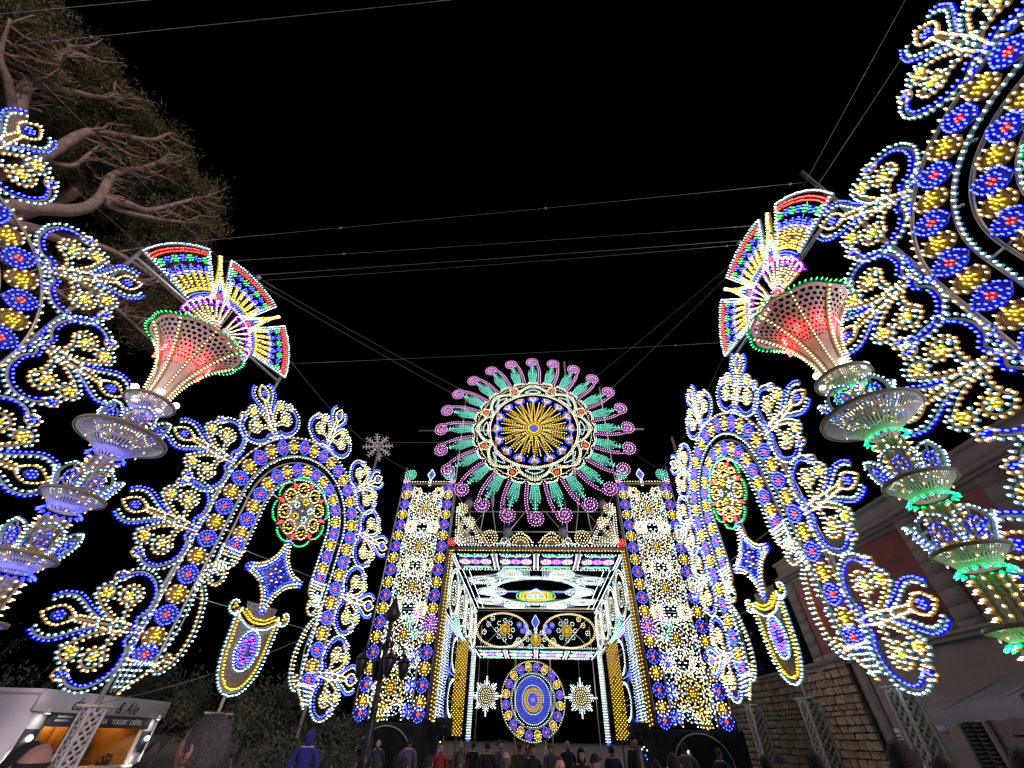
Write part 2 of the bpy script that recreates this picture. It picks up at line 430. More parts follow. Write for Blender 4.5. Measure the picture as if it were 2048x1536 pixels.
def star_panel(size='near'):
    D = Design(size)
    out = []
    for k in range(4):
        a = 90*k
        e = curve((.93,.06),(.62,.16),(.36,.36),(.16,.62),(.06,.93)); out.append(tf(e, (0,0), a))
    D.board(np.concatenate([o[::2] for o in out]), 'bluep')
    for k, e in enumerate(out):
        D.strip(e, .05, 'rail'); D.row(off(e, -.06), 'k', .115); D.row(off(e, .04), 'w', .11); D.row(off(e, .13)[4:-4], 'b', .1)
        tip = tf([(1.02, 0)], (0,0), 90*k)[0]
        D.rosette(tip, .11, 'b', 7, 'w', 'bluep')
    for k in range(6): D.dots([(.2*math.cos(R(60*k)), .2*math.sin(R(60*k)))], 'k')
    for k in range(8): D.dots([(.32*math.cos(R(45*k+22)), .32*math.sin(R(45*k+22)))], 'b')
    D.dots(arc(0,0,.1,None,0,288,4), 'b')
    return D
def shield_banner(size='near'):
    """hanging shield with a violet oval, origin at the oval's centre"""
    D = Design(size)
    half = [(.0,-.98),(.3,-.88),(.55,-.55),(.66,-.1),(.70,.4),(.74,.85)]
    e = curve(*half); body = np.concatenate([e, mir(e)[::-1]])
    top = curve((.74,.85),(.5,.72),(.3,.62),(0,.58),(-.3,.62),(-.5,.72),(-.74,.85))
    D.board(np.concatenate([e[::3], top[2:-2:3], mir(e)[::-1][::3]]), lattice_mat(), 0)
    for f in (lambda p: p, mir):
        ee = f(e); s = 1 if f(np.array([[1,0]]))[0,0] > 0 else -1
        D.strip(ee, .05, 'rail'); D.row(off(ee, -.07*s), 'w', .105); D.row(off(ee, .07*s), 'y', .09); D.strip(off(ee, .07*s), .07, 'goldp', .02, .012)
    D.strip(top, .04); D.row(off(top, .06), 'w', .09); D.row(off(top, -.10), 'y', .09); D.row(off(top, -.2)[4:-4], 'y', .1)
    D.strip(arc(0,0,.40,.52), .04, 'rail'); D.row(arc(0,0,.37,.50), 'w', .09, True)
    D.board(arc(0,0,.33,.45,0,350,35), 'purp', .012); D.row(arc(0,0,.30,.41), 'b', .075, True); D.row(arc(0,0,.24,.34), 'b', .08, True); D.row(arc(0,0,.17,.26), 'p', .085, True); D.dots(arc(0,0,.20,.30,0,315,7), 'r'); D.row(arc(0,0,.11,.18), 'b', .10, True)
    D.board(arc(0,0,.08,.12,0,340,17), 'frame', .02)
    for s in (1, -1):
        sp = spiral(.92*s, .98, .19, .08, 180 if s == 1 else 0, 180+300 if s == 1 else -300, 30); D.strip(sp, .05, 'goldp'); D.row(off(sp, .05*-s), 'w', .085); D.dots([(.92*s+.05*math.cos(t), .98+.05*math.sin(t)) for t in (0, 2, 4)], 'y')
    D.board([(-.58,1.18),(.58,1.18),(.5,.95),(.3,.74),(0,.68),(-.3,.74),(-.5,.95)], lattice_mat(), 0)
    return D
_LM = []
def lattice_mat():
    if not _LM: _LM.append(mat('fretwork_board', (.30,.27,.30), .6, 0, 0, 16, 0, None, 0, (.06,.05,.06)))
    return _LM[0]

def lattice_tube(h, w=.15, pitch=.15):
    """square post sleeve of crossing slats"""
    g = Geo()
    for sx in (-1, 1):
        for sy in (-1, 1): g.box((sx*w-.025, sy*w-.025, 0), (sx*w+.025, sy*w+.025, h), M['net'])
    n = int(2*w/pitch)
    for face in range(4):
        for sgn in (1, -1):
            k = -h
            while k < h+2*w:
                # slat v = k + sgn*(u+w), u in [-w,w]
                p = []
                for u in (-w, w):
                    p.append((u, k+sgn*(u+w)))
                (u0, v0), (u1, v1) = p
                if v0 == v1: continue
                def clip(u0, v0, u1, v1):
                    t0, t1 = 0., 1.
                    for lo, hi in ((0-v0, h-v0),):
                        d = v1-v0; a, b = lo/d, hi/d
                        if a > b: a, b = b, a
                        t0, t1 = max(t0, a), min(t1, b)
                    return (u0+(u1-u0)*t0, v0+(v1-v0)*t0, u0+(u1-u0)*t1, v0+(v1-v0)*t1) if t1 > t0+.05 else None
                c = clip(u0, v0, u1, v1)
                if c:
                    a = (c[0], c[1]); b = (c[2], c[3]); dx, dy = b[0]-a[0], b[1]-a[1]; L = math.hypot(dx, dy); nx, ny = -dy/L*.024, dx/L*.024
                    q = []
                    for dd in (w+(.006 if sgn > 0 else 0), w-.012):
                        for (x, y) in ((a[0]+nx, a[1]+ny), (b[0]+nx, b[1]+ny), (b[0]-nx, b[1]-ny), (a[0]-nx, a[1]-ny)):
                            P = {0: (x, -dd, y), 1: (dd, x, y), 2: (-x, dd, y), 3: (-dd, -x, y)}[face]; q.append(P)
                    g.add(q, [(0,1,2,3),(7,6,5,4),(0,4,5,1),(1,5,6,2),(2,6,7,3),(3,7,4,0)], M['net'])
                k += pitch
    return g.mesh('lattice_sleeve')

SH = {}
def shared(key, fn):
    if key not in SH: SH[key] = fn()
    return SH[key]

def arch_path(r_off, v0, Rad=3.0, vs=7.35, c=3.0, n=60):
    r = Rad-r_off
    return np.concatenate([line((c-r, v0), (c-r, vs))[:1], arc(c, vs, r, None, 180, 0, n), line((c+r, v0))])
def dense(p, sp=.2): return resample(p, sp)

def light_arch(name_label, group, mtx, v_out=2.9, v_in=5.8, post_z0=0.0, posts=((0.0, 0, 11.6, 1), (6.0, 0, 12.2, 1)), only=None, mid=True, base=None, fins='all', size='near'):
    A = thing('light_arch', name_label, 'light arch', mtx, group)
    # bands
    for (o, w, v0, N, key) in ((0, .66, v_out, 36, 'o'), (.92, .58, v_in, 20, 'i')):
        D = Design(size)
        for e in (o, o+w): D.strip(dense(arch_path(e, v0)), .05, 'rail', .06, .015)
        D.row(dense(arch_path(o+w+.05, v0)), 'w', .14)
        if key == 'o': D.row(dense(arch_path(o-.02, v0)), 'k', .20)
        # cross struts tie the two bands
        if key == 'o':
            for v in (3.9, 5.0, 6.2, 7.3):
                for x in (.7, 5.3): D.strip(line((x, v), (x+(.5 if x < 3 and v > 5.8 else .0)-(0 if x < 3 or v < 5.8 else .5)+.001, v+.02)), .04, 'steel', .03, -.02)
            for a in (30, 60, 90, 120, 150):
                ca, sa = math.cos(R(a)), math.sin(R(a)); D.strip(line((3+2.2*ca, 7.35+2.2*sa), (3+2.32*ca, 7.35+2.32*sa)), .05, 'steel', .03, -.01)
        put('arch_band', shared(('band', key, v0, size), lambda: D.meshes('arch_band')), A)
        p = arch_path(o+w/2, v0, n=200); d = np.hypot(*np.diff(p, axis=0).T); c = np.concatenate([[0], np.cumsum(d)])
        fl = shared(('fl', size), lambda: flower_panel(size).whole('flower_panel')); di = shared(('di', size), lambda: diamond_panel(size).whole('diamond_panel'))
        for i in range(N+1):
            s = c[-1]*min(max(i/N, .25/N), 1-.25/N)
            x, y = np.interp(s, c, p[:,0]), np.interp(s, c, p[:,1]); x2, y2 = np.interp(min(s+.05, c[-1]), c, p[:,0]), np.interp(min(s+.05, c[-1]), c, p[:,1]); x1, y1 = np.interp(max(s-.05, 0), c, p[:,0]), np.interp(max(s-.05, 0), c, p[:,1])
            ang = math.degrees(math.atan2(y2-y1, x2-x1))-90
            if only and not only(x, y): continue
            k = i % 2 == 0
            link('diamond_panel' if k else 'flower_panel', di if k else fl, A, M2((x, y), ang, -.004) @ Matrix.Diagonal((.86 if key == 'o' else .78, 1, .98, 1)))
    # end pieces
    ec = shared(('cone', size), lambda: end_cone(size).meshes('end_cone')); cu = shared(('corn', size), lambda: cornucopia(size).meshes('cornucopia')); sl = shared(('loop', size), lambda: scroll_loop(size).meshes('scroll_loop'))
    flip = Matrix.Scale(-1, 4, (1, 0, 0))
    for s in (0, 1):
        if only and not only(6.0*s, 3): continue
        T = lambda u, v: Matrix.Translation((u if s == 0 else 6-u, 0, v)) @ (flip if s else Matrix.Identity(4))
        put('end_cone', ec, A, T(0, v_out)); put('cornucopia', cu, A, T(.85, v_in)); put('scroll_loop', sl, A, T(.70, v_in-3.0+.02))
    # finials round the outside
    fi = shared(('fin', size), lambda: finial(size).meshes('finial'))
    spots = [((3+3.02*math.cos(R(a)), 7.35+3.02*math.sin(R(a))), a-90) for a in (135, 90, 45)]
    spots += [((6.03, v), -90) for v in (8.05, 5.65, 3.2)]+[((-.03, v), 90) for v in (8.05, 5.9, 3.45)]
    for c, a in spots:
        if only and not only(*c): continue
        put('finial', fi, A, M2(c, a))
    # posts behind
    for (u, z0, z1, sl_) in posts:
        g = Geo(); uu = -.03 if u < 3 else 6.03
        g.tube((uu, .09, z0-mtx.translation.z), (uu, .09, z1), .055, M['steel']); po = link('post', g.mesh('post'), A)
        if sl_:
            bh = 2.3-mtx.translation.z if base is None else base
            link('lattice_sleeve', shared(('sleeve', round(bh, 2)), lambda: lattice_tube(bh)), A, Matrix.Translation((uu, .09, -mtx.translation.z)))
            g = Geo(); g.box((uu-.4, .02, bh-mtx.translation.z+.02), (uu+.4, .10, bh-mtx.translation.z+.07), M['wood']); link('cross_bar', g.mesh('cross_bar'), A)
    if mid:
        put('medallion', shared(('med', size), lambda: medallion(size).meshes('medallion')), A, M2((3.0, 7.72), 0, -.02))
    if mid is True:
        put('star_panel', shared(('star', size), lambda: star_panel(size).meshes('star_panel')), A, M2((2.95, 5.5), 0, -.02))
        put('shield_banner', shared(('shield', size), lambda: shield_banner(size).meshes('shield_banner')), A, M2((2.95, 3.46), 0, -.02))
        g = Geo(); g.tube((2.95, .08, -mtx.translation.z), (2.95, .08, 7.0), .045, M['wood']); link('post', g.mesh('post'), A)
        g = Geo(); g.tube((1.2, .09, 7.9), (4.9, .09, 7.3), .03, M['steel']); g.tube((1.4, .09, 5.9), (4.6, .09, 5.9), .012, M['wire']); g.tube((.7, .09, 4.4), (5.3, .09, 4.35), .012, M['wire']); link('cross_bar', g.mesh('cross_bar'), A)
        bh = 2.0 if base is None else base
        link('lattice_sleeve', shared(('sleeve', round(bh, 2)), lambda: lattice_tube(bh)), A, Matrix.Translation((2.95, .08, -mtx.translation.z)))
        g = Geo(); g.box((2.95-.42, .0, bh-mtx.translation.z+.02), (2.95+.42, .08, bh-mtx.translation.z+.07), M['wood']); link('cross_bar', g.mesh('cross_bar'), A)
    return A

PLM, PHL = (-8.74, 11.19), 23.02
light_arch('tall arch of blue and gold bulbs above the snack kiosk, with medallion and shield', 'arches of light round the square',
           plane_mtx(PLM, PHL), 2.9, 5.8, posts=((0, 0, 12.6, 1), (6, 0, 12.3, 0)), base=2.0)
light_arch('tall arch of blue and gold bulbs before the old stone house, beside the lantern', 'arches of light round the square',
           plane_mtx((7.52, 15.41), 180, 0.45, .983), 2.9, 5.8, posts=((0, 0, 12.0, 1), (6, 0, 11.6, 1)), base=2.55)
light_arch('cut-off arch of bulbs reaching in at the right edge, above the white market tent', 'arches of light round the square',
           plane_mtx((7.77, 4.04), 170, 0.5, 1.0), 2.9, 5.8, posts=((0, 0, 13.0, 0),), mid='round')
light_arch('cut-off arch of bulbs reaching in at the left edge, in front of the pine', 'arches of light round the square',
           plane_mtx((-10.6+6*math.sin(R(197)), 6.0+6*math.cos(R(197))), 17), 2.9, 5.8, posts=((6, 0, 12.0, 0),), mid='round')
# ------------------------------------------------------------------ peacock fans between the arches
def fan_wedge(size='near'):
    """one sector of the fan about the hub at (0,0), axis along +v, 44 degrees wide"""
    D = Design(size); h = 22
    P = lambda r, a: (r*math.sin(R(a)), r*math.cos(R(a)))
    A_ = lambda r, a0=-h, a1=h, n=16: np.array([P(r, a0+(a1-a0)*i/n) for i in range(n+1)])
    D.strip(A_(2.78), .05, 'rail'); D.row(A_(2.80), 'w', .10)
    D.strip(A_(2.62), .12, mat_red(), .02, .0); D.row(A_(2.66), 'r', .095); D.row(A_(2.57), 'r', .10)
    for k in range(7):
        a = -18+6*k; c = P(2.36, a)
        D.rosette(c, .085, 'g' if k % 2 == 0 else 'b', 6, 'g' if k % 2 == 0 else 'b', 'tealp' if k % 2 == 0 else 'bluep')
    for k in range(6):
        a = -17.5+7*k; sc = np.array([P(2.02+.12*math.cos(PI*t), a+3.5*t) for t in np.linspace(-1, 1, 9)])
        D.row(sc, 'b', .075); D.strip(sc, .03, 'bluep'); D.dots([P(1.98, a)], 'p')
        rib = line(P(1.42, a), P(1.94, a)); D.strip(rib, .10, 'goldp', .03, .01); D.row(off(rib, .03), 'y', .085); D.row(off(rib, -.03), 'k', .11)
    D.strip(A_(1.36), .05, 'goldp'); D.row(A_(1.36), 'y', .07)
    D.row(A_(1.26, -20, 20), 'b', .08); D.row(A_(1.18, -18, 18), 'b', .09); D.row(A_(1.08), 'w', .09); D.strip(A_(1.08), .04)
    for s in (-1, 1):
        e = line(P(1.08, h*s), P(2.8, h*s)); D.strip(e, .05, 'rail'); D.row(e, 'w', .095); D.row(line(P(1.4, (h-2.6)*s), P(2.5, (h-2.0)*s)), 'w', .12)
    return D
def fan_spike(size='near'):
    D = Design(size)
    for s in (1, -1):
        f = (lambda p: p) if s == 1 else mir
        e = f(curve((.34,1.05),(.16,1.6),(.05,2.2),(.02,2.72))); D.strip(e, .05, 'goldp'); D.row(e, 'y', .08); D.row(off(e, .06*s), 'k', .11)
        D.row(f(line((.16,1.2),(.06,1.75))), 'w', .09)
    D.row(line((0,1.5),(0,2.0)), 'w', .09)
    D.rosette((0,1.22), .24, 'b', 16, None); D.rosette((0,1.22), .16, 'b', 10, None, 'bluep'); D.rosette((0,1.22), .07, 'r', 6, 'r', mat_red())
    return D
def fan_shell(size='near'):
    D = Design(size)
    P = lambda r, a: (r*math.sin(R(a)), r*math.cos(R(a)))
    for k in range(8):
        a = -42+12*k; c = P(.98, a)
        D.row(tf(arc(0, 0, .12, None, -20, 200, 10), c, -a), 'm', .075); D.strip(tf(arc(0, 0, .1, None, -20, 200, 10), c, -a), .04, 'purp'); D.dots([P(.9, a-3), P(.9, a+3)], 'p')
    for k in range(9):
        a = -48+12*k; D.strip(line(P(.3, a), P(.86, a)), .05, 'cream'); D.row(line(P(.34, a), P(.86, a)), 'k', .085)
    D.row(np.array([P(.24, a) for a in range(-60, 61, 15)]), 'm', .07); D.rosette((0,.1), .09, 'r', 7, 'r', mat_red())
    D.row(np.array([P(1.1, a) for a in range(-54, 55, 6)]), 'p', .12)
    return D
def peacock_fan(label, mtx):
    F = thing('light_fan', label, 'light fan', mtx, 'fan-shaped light crowns')
    hub = (2.78, 11.42)
    we = shared('wedge', lambda: fan_wedge().meshes('fan_wedge')); sp = shared('spike', lambda: fan_spike().meshes('fan_spike')); sh = shared('shell', lambda: fan_shell().meshes('shell_fan'))
    for a in (60, 0, -60): put('fan_wedge', we, F, M2(hub, a))
    for a in (30, -30): put('fan_spike', sp, F, M2(hub, a))
    for a in (52, -52): put('shell_fan', sh, F, M2((hub[0]+(-.1 if a > 0 else .1), hub[1]-.12), a, -.05))
    g = Geo(); g.tube((0, .07, 11.55), (5.5, .07, 11.55), .05, M['steel']); g.tube((2.78, .07, 11.5), (2.78, .07, 14.5), .035, M['steel']); g.ball((2.78, .07, 14.55), .09, M['steel'])
    for a in (62, 30, -30, -62): g.tube((hub[0], .07, hub[1]), (hub[0]-2.6*math.sin(R(a)), .07, hub[1]+2.6*math.cos(R(a))), .022, M['steel'])
    link('support_frame', g.mesh('support_frame'), F)
    return F
peacock_fan('peacock-like fan of light segments standing behind the left torch, by the pine', plane_mtx((-10.6, 6.0), 19.72))
peacock_fan('peacock-like fan of light segments standing behind the right torch with green saucers', plane_mtx((7.48, 9.51), 177.0))

# ------------------------------------------------------------------ torch columns with saucers
def bulbs3(g, P, Nn, c, size='near', s=1.0):
    """bulbs at 3D points P with outward directions N"""
    Vt, Q, Qm, T, Tm = BT[size]; P = np.asarray(P, float); Nn = np.asarray(Nn, float); Nn = Nn/np.linalg.norm(Nn, axis=1)[:,None]
    up = np.tile([0., 0., 1.], (len(P), 1)); up[np.abs(Nn[:,2]) > .95] = (1, 0, 0)
    X = np.cross(up, Nn); X /= np.linalg.norm(X, axis=1)[:,None]; Z = np.cross(Nn, X)
    V = P[:,None]+s*(Vt[None,:,0,None]*X[:,None]-Vt[None,:,1,None]*Nn[:,None]+Vt[None,:,2,None]*Z[:,None])
    K = len(P); n = len(Vt); o_ = (np.arange(K)*n)[:,None,None]; i0, i1 = g.mi(BM[c][0]), g.mi(BM[c][1]); mm = np.array([i0, i1]); n0 = g.nv
    g.ls.append((Q[None]+o_+n0).reshape(-1).astype(np.int32)); g.lt.extend([4]*(K*len(Q))); g.pm.extend(np.tile(mm[Qm], K).tolist())
    g.ls.append((T[None]+o_+n0).reshape(-1).astype(np.int32)); g.lt.extend([3]*(K*len(T))); g.pm.extend(np.tile(mm[Tm], K).tolist())
    g.v.append(V.reshape(-1, 3).astype(np.float32)); g.nv += K*n
def circ(r, z, n, a0=0): return [(r*math.cos(a0+2*PI*i/n), r*math.sin(a0+2*PI*i/n), z) for i in range(n)]
def radial(pts, dz=0): return [(p[0], p[1], dz*math.hypot(p[0], p[1])) for p in pts]
M['saucer'] = mat('saucer_white', (.58, .57, .60), .5, 0, .06, 5)
M['trumpet'] = mat('trumpet_board', (.60, .53, .53), .55, 0, .12, 5)
M['fret'] = mat('fretted_column', (.46, .45, .44), .6, 0, 0, 22, 0, None, 0, (.10, .09, .09))

def saucer(r1, h, hubc):
    """shallow slotted dish: rim at z=0, hub at z=-h"""
    g = Geo(); r0 = .26
    z = lambda r: -h*(1-((r-r0)/(r1-r0))**.75) if r > r0 else -h
    bands = [(r0, r0+.12*(r1-r0)), (r0+.46*(r1-r0), r0+.52*(r1-r0)), (r0+.90*(r1-r0), r1)]
    for a, b in bands:
        g.lathe([(a, z(a)), (b, z(b)), (b, z(b)+.015), (a, z(a)+.015), (a, z(a))], M['saucer'], 48)
    for (a, b, n, w) in ((bands[0][1], bands[1][0], 44, .5), (bands[1][1], bands[2][0], 72, .5)):
        vs = []; fs = []
        for i in range(n):
            t = 2*PI*i/n; dt = PI/n*w*1.15; k = len(vs)
            for zz in (0, .012):
                for rr, s in ((a, -1), (b, -1), (b, 1), (a, 1)): vs.append((rr*math.cos(t+s*dt), rr*math.sin(t+s*dt), z(rr)+zz))
            fs += [(k, k+1, k+2, k+3), (k+7, k+6, k+5, k+4), (k, k+4, k+5, k+1), (k+2, k+6, k+7, k+3)]
        g.add(vs, fs, M['saucer'])
    g.lathe([(r1, -.03), (r1+.03, -.03), (r1+.03, .03), (r1, .03), (r1, -.03)], M['tan'], 48)
    b = Geo()
    bulbs3(b, circ(r0+.05, -h-.03, 16), radial(circ(1, 0, 16), -.6), hubc, 'near')
    p = circ((r0+r1)/2, z((r0+r1)/2)-.01, 7, .3); bulbs3(b, p, [(0, 0, -1)]*7, 'k', 'tiny', .8)
    return g.mesh('saucer'), b.mesh('saucer_bulbs')
def crest_leaf():
    D = Design('tiny')
    e = curve((.14,0),(.26,.14),(.27,.34),(.17,.5),(0,.58)); o = np.concatenate([e, mir(e)[::-1]])
    D.strip(o, .04, 'rail'); D.row(off(e, -.03), 'w', .085); D.row(off(mir(e), .03), 'w', .085); D.row(line((-.15,.02),(.15,.02)), 'k', .07)
    D.strip(arc(0,.26,.13,.17), .03, 'frame'); D.row(arc(0,.27,.10,.13), 'b', .085, True); D.dots([(0,.27),(-.05,.42),(.05,.42),(-.16,.12),(.16,.12)], 'b')
    D.strip(line((0,.0),(0,.55)), .03, 'frame')
    return D
def torch(label, X, Y, sc, hubc, twist, zoff=0.0):
    m = Matrix.Translation((X, Y, 1.7+zoff)) @ Matrix.Scale(sc, 4) @ Matrix.Translation((0, 0, -1.7)) @ Matrix.Rotation(twist, 4, 'Z')
    T = thing('torch_column', label, 'light column', Matrix.Identity(4), 'torch columns of light')
    T.matrix_world = Matrix.Translation((X, Y, 0))
    L = Matrix.Translation((0, 0, 1.7+zoff)) @ Matrix.Scale(sc, 4) @ Matrix.Translation((0, 0, -1.7)) @ Matrix.Rotation(twist, 4, 'Z')
    # shaft: eight faces, rails carry rows of bulbs
    g = Geo(); b = Geo(); rr = .215
    segs = [(-.3, 2.9), (3.0, 3.78), (4.1, 4.95), (5.35, 6.35), (6.9, 7.6)]
    for z0, z1 in segs:
        g.lathe([(rr-.03, z0), (rr-.03, z1)], M['fret'], 8, a0=PI/8, a1=2*PI+PI/8)
        for k in range(8):
            a = 2*PI*k/8+PI/8; x, y = rr*math.cos(a), rr*math.sin(a); g.tube((x, y, z0), (x, y, z1), .022, M['tan'], n=5)
            n = max(2, int((z1-z0)/.125)); P = [(x*1.04, y*1.04, z0+(z1-z0)*(i+.5)/n) for i in range(n)]; bulbs3(b, P, [(x, y, 0)]*n, 'k', 'near')
    s = link('shaft', g.mesh('shaft'), T, L); link('bulbs', b.mesh('shaft_bulbs'), s, kind='stuff')
    for (z, r1, h) in ((3.05, .46, .17), (4.16, .50, .26), (5.42, .55, .30), (6.98, .90, .50), (8.06, .55, .38)):
        f, bb = saucer(r1, h, hubc); o = link('saucer', f, T, L @ Matrix.Translation((0, 0, z))); link('bulbs', bb, o, kind='stuff')
    cl = shared('crest', lambda: crest_leaf().meshes('crest_leaf'))
    for (z, r, n, ph, s_) in ((4.2, .34, 6, .2, .95), (5.46, .34, 6, .5, .95), (7.02, .42, 6, .2, 1.05)):
        for k in range(n):
            a = 2*PI*k/n+ph
            put('crest_leaf', cl, T, L @ Matrix.Translation((r*math.cos(a), r*math.sin(a), z)) @ Matrix.Rotation(a+PI/2, 4, 'Z') @ Matrix.Rotation(R(24), 4, 'X') @ Matrix.Scale(s_, 4))
    # globes on the top saucer
    for k in range(5):
        a = 2*PI*k/5+.4; g = Geo(); g.ball((0, 0, 0), .085, shared('globe', lambda: glow('globe_lamp', (1, .95, .82), 6.0)), 14, 9); g.tube((0, 0, -.2), (0, 0, -.07), .03, M['saucer'])
        link('globe_lamp', g.mesh('globe_lamp', True), T, L @ Matrix.Translation((.50*math.cos(a), .50*math.sin(a), 8.22)))
    # trumpet
    prof = lambda t: (.20+.10*t+.82*t**2.6, 8.05+2.3*t)
    lob = lambda a, t: 1+.075*abs(math.sin(4*a))*max(0, t-.15)      # eight swelling gores between the ribs
    g = Geo(); n = 64; ts = np.linspace(0, .50, 14); vs = []
    for t in ts: vs += [(prof(t)[0]*lob(2*PI*i/n, t)*math.cos(2*PI*i/n), prof(t)[0]*lob(2*PI*i/n, t)*math.sin(2*PI*i/n), prof(t)[1]) for i in range(n)]
    g.add(vs, [(j*n+i, j*n+(i+1)%n, (j+1)*n+(i+1)%n, (j+1)*n+i) for j in range(13) for i in range(n)], M['trumpet'])
    rows = 11; tt = np.linspace(.50, .97, rows+1); vs = []; fs = []
    for j in range(rows):
        nn = 40; hol = .46 if j < rows-4 else .58
        for i in range(nn):
            a0 = 2*PI*(i+(j % 2)*.5)/nn; a1 = a0+2*PI/nn; k = len(vs)
            am = (a0+a1)/2; tm = (tt[j]+tt[j+1])/2
            for q in (1.0, hol):
                for (a, t) in ((a0, tt[j]), (a1, tt[j]), (a1, tt[j+1]), (a0, tt[j+1])):
                    A2 = am+(a-am)*q; T2 = tm+(t-tm)*q; r, z = prof(T2); r *= lob(A2, T2); vs.append((r*math.cos(A2), r*math.sin(A2), z))
            for e in range(4): fs.append((k+e, k+(e+1)%4, k+4+(e+1)%4, k+4+e))
    g.add(vs, fs, M['trumpet'])
    r, z = prof(.98); rp = [(r*lob(2*PI*i/64, .98)*math.cos(2*PI*i/64), r*lob(2*PI*i/64, .98)*math.sin(2*PI*i/64), z) for i in range(65)]; g.path(rp, .045, M['trumpet'], 6)
    b = Geo()
    for k in range(8):
        a = 2*PI*k/8; ts = np.linspace(0, 1, 26)
        pts = [(prof(t)[0]*1.015*math.cos(a), prof(t)[0]*1.015*math.sin(a), prof(t)[1]) for t in ts]
        g.path(pts, .028, M['tan'], 5)
        pb = [((prof(t)[0]+.035)*math.cos(a), (prof(t)[0]+.035)*math.sin(a), prof(t)[1]-.02) for t in np.linspace(.02, .97, 27)]
        bulbs3(b, pb, [(math.cos(a), math.sin(a), -.25-.4*t) for t in np.linspace(0, 1, 27)], 'k', 'near')
        a += PI/8; rr_, zz = prof(.66)
        q = [((rr_+.06)*math.cos(a+da), (rr_+.06)*math.sin(a+da), zz+dz) for da, dz in ((0,0),(.1,0),(-.1,0),(.05,.09),(-.05,.09),(.05,-.09),(-.05,-.09))]
        bulbs3(b, q, [(math.cos(a), math.sin(a), -.7)]*7, 'R', 'near', .8)
    rr_, zz = prof(1.0); bulbs3(b, [((rr_*lob(2*PI*i/64, 1)+.04)*math.cos(2*PI*i/64), (rr_*lob(2*PI*i/64, 1)+.04)*math.sin(2*PI*i/64), zz-.04) for i in range(64)], radial(circ(1, 0, 64), -.1), 'g', 'near')
    o = link('trumpet', g.mesh('trumpet'), T, L); link('bulbs', b.mesh('trumpet_bulbs'), o, kind='stuff')
    return T
a = R(-49.1); torch('torch column with blue-lit saucers and a red-glowing trumpet top, beside the pine', 11.3*math.sin(a), 11.3*math.cos(a), .90, 'B', .2)
a = R(49.25); torch('torch column with green-lit saucers and a red-glowing trumpet top, before the red house', 9.0*math.sin(a), 9.0*math.cos(a), .885, 'G', .1)
# ------------------------------------------------------------------ the great gate: two towers, wheel, gallery
GT = plane_mtx((1.55, 22.0), 93.3)           # local X to the right, front towards the square
def lace_rosette(r=.95, size='far', ctr='y', warm='k'):
    D = Design(size); q = r/.95
    D.ring((0,0), .10*q, .30*q, 'brown', 20); D.ring((0,0), .44*q, .50*q, 'tan', 30); D.ring((0,0), .74*q, .78*q, 'frame', 36)
    D.rosette((0,0), .10*q, ctr, 6, ctr); D.row(arc(0,0,.22*q), warm, .11*q, True); D.row(arc(0,0,.32*q), 'w', .13*q, True)
    for k in range(8):
        a = 45*k
        lp = tf(curve((.36,0),(.50,.14),(.68,.13),(.78,0),(.68,-.13),(.50,-.14), closed=True), (0,0), a, q); D.strip(lp, .035, 'brown'); D.row(lp, warm, .10*q, True); D.dots(tf([(.58,.0),(.66,.04)], (0,0), a, q), warm)
        sc = tf(curve((.62,.26),(.80,.27),(.93,.18),(.98,0),(.93,-.18),(.80,-.27),(.62,-.26)), (0,0), a+22.5, q); D.strip(sc, .03); D.row(sc, 'w', .115*q)
        D.dots(tf([(.80,.08),(.80,-.08),(.88,0),(.55,0),(.66,.08),(.66,-.08),(.70,.20),(.70,-.20)], (0,0), a+22.5, q), 'wk'[k % 2])
        D.dots(tf([(.44,.05),(.44,-.05),(.92,.10),(.92,-.10)], (0,0), a, q), 'w')
    return D
def wreath(r=.42, c='w'):
    D = Design('far'); D.strip(arc(0,0,r), .04); D.row(arc(0,0,r+.07), c, .12, True); D.row(arc(0,0,r-.07), c, .11, True)
    for k in range(6):
        p = (r*1.25*math.cos(R(60*k)), r*1.25*math.sin(R(60*k))); D.rosette(p, .10, c, 5, None)
    return D
def cluster(col, r=.3, plate=None, n=3):
    D = Design('far')
    if plate: D.board(arc(0,0,r,None,0,330,11), plate)
    D.dots([(0,0)], col)
    for k in range(1, n+1): D.row(arc(0,0,r*k/n), col, .12, True)
    return D
def lozenge(c1='b', c2='w'):
    D = Design('far'); o = curve((0,.36),(.13,.16),(.22,0),(.12,-.18),(0,-.34),(-.12,-.18),(-.22,0),(-.13,.16), closed=True)
    D.board(o[::2], 'bluep'); D.strip(o, .03, 'rail'); D.row(o, c2, .09, True); D.row(tf(o, (0,0), 0, .62), c1, .09, True); D.row(tf(o, (0,0), 0, .3), c1, .09, True)
    D.strip(line((0,-.34),(0,-.75)), .05); D.row(line((-.05,-.38),(-.05,-.72)), 'w', .12); D.row(line((.05,-.38),(.05,-.72)), 'w', .12)
    return D
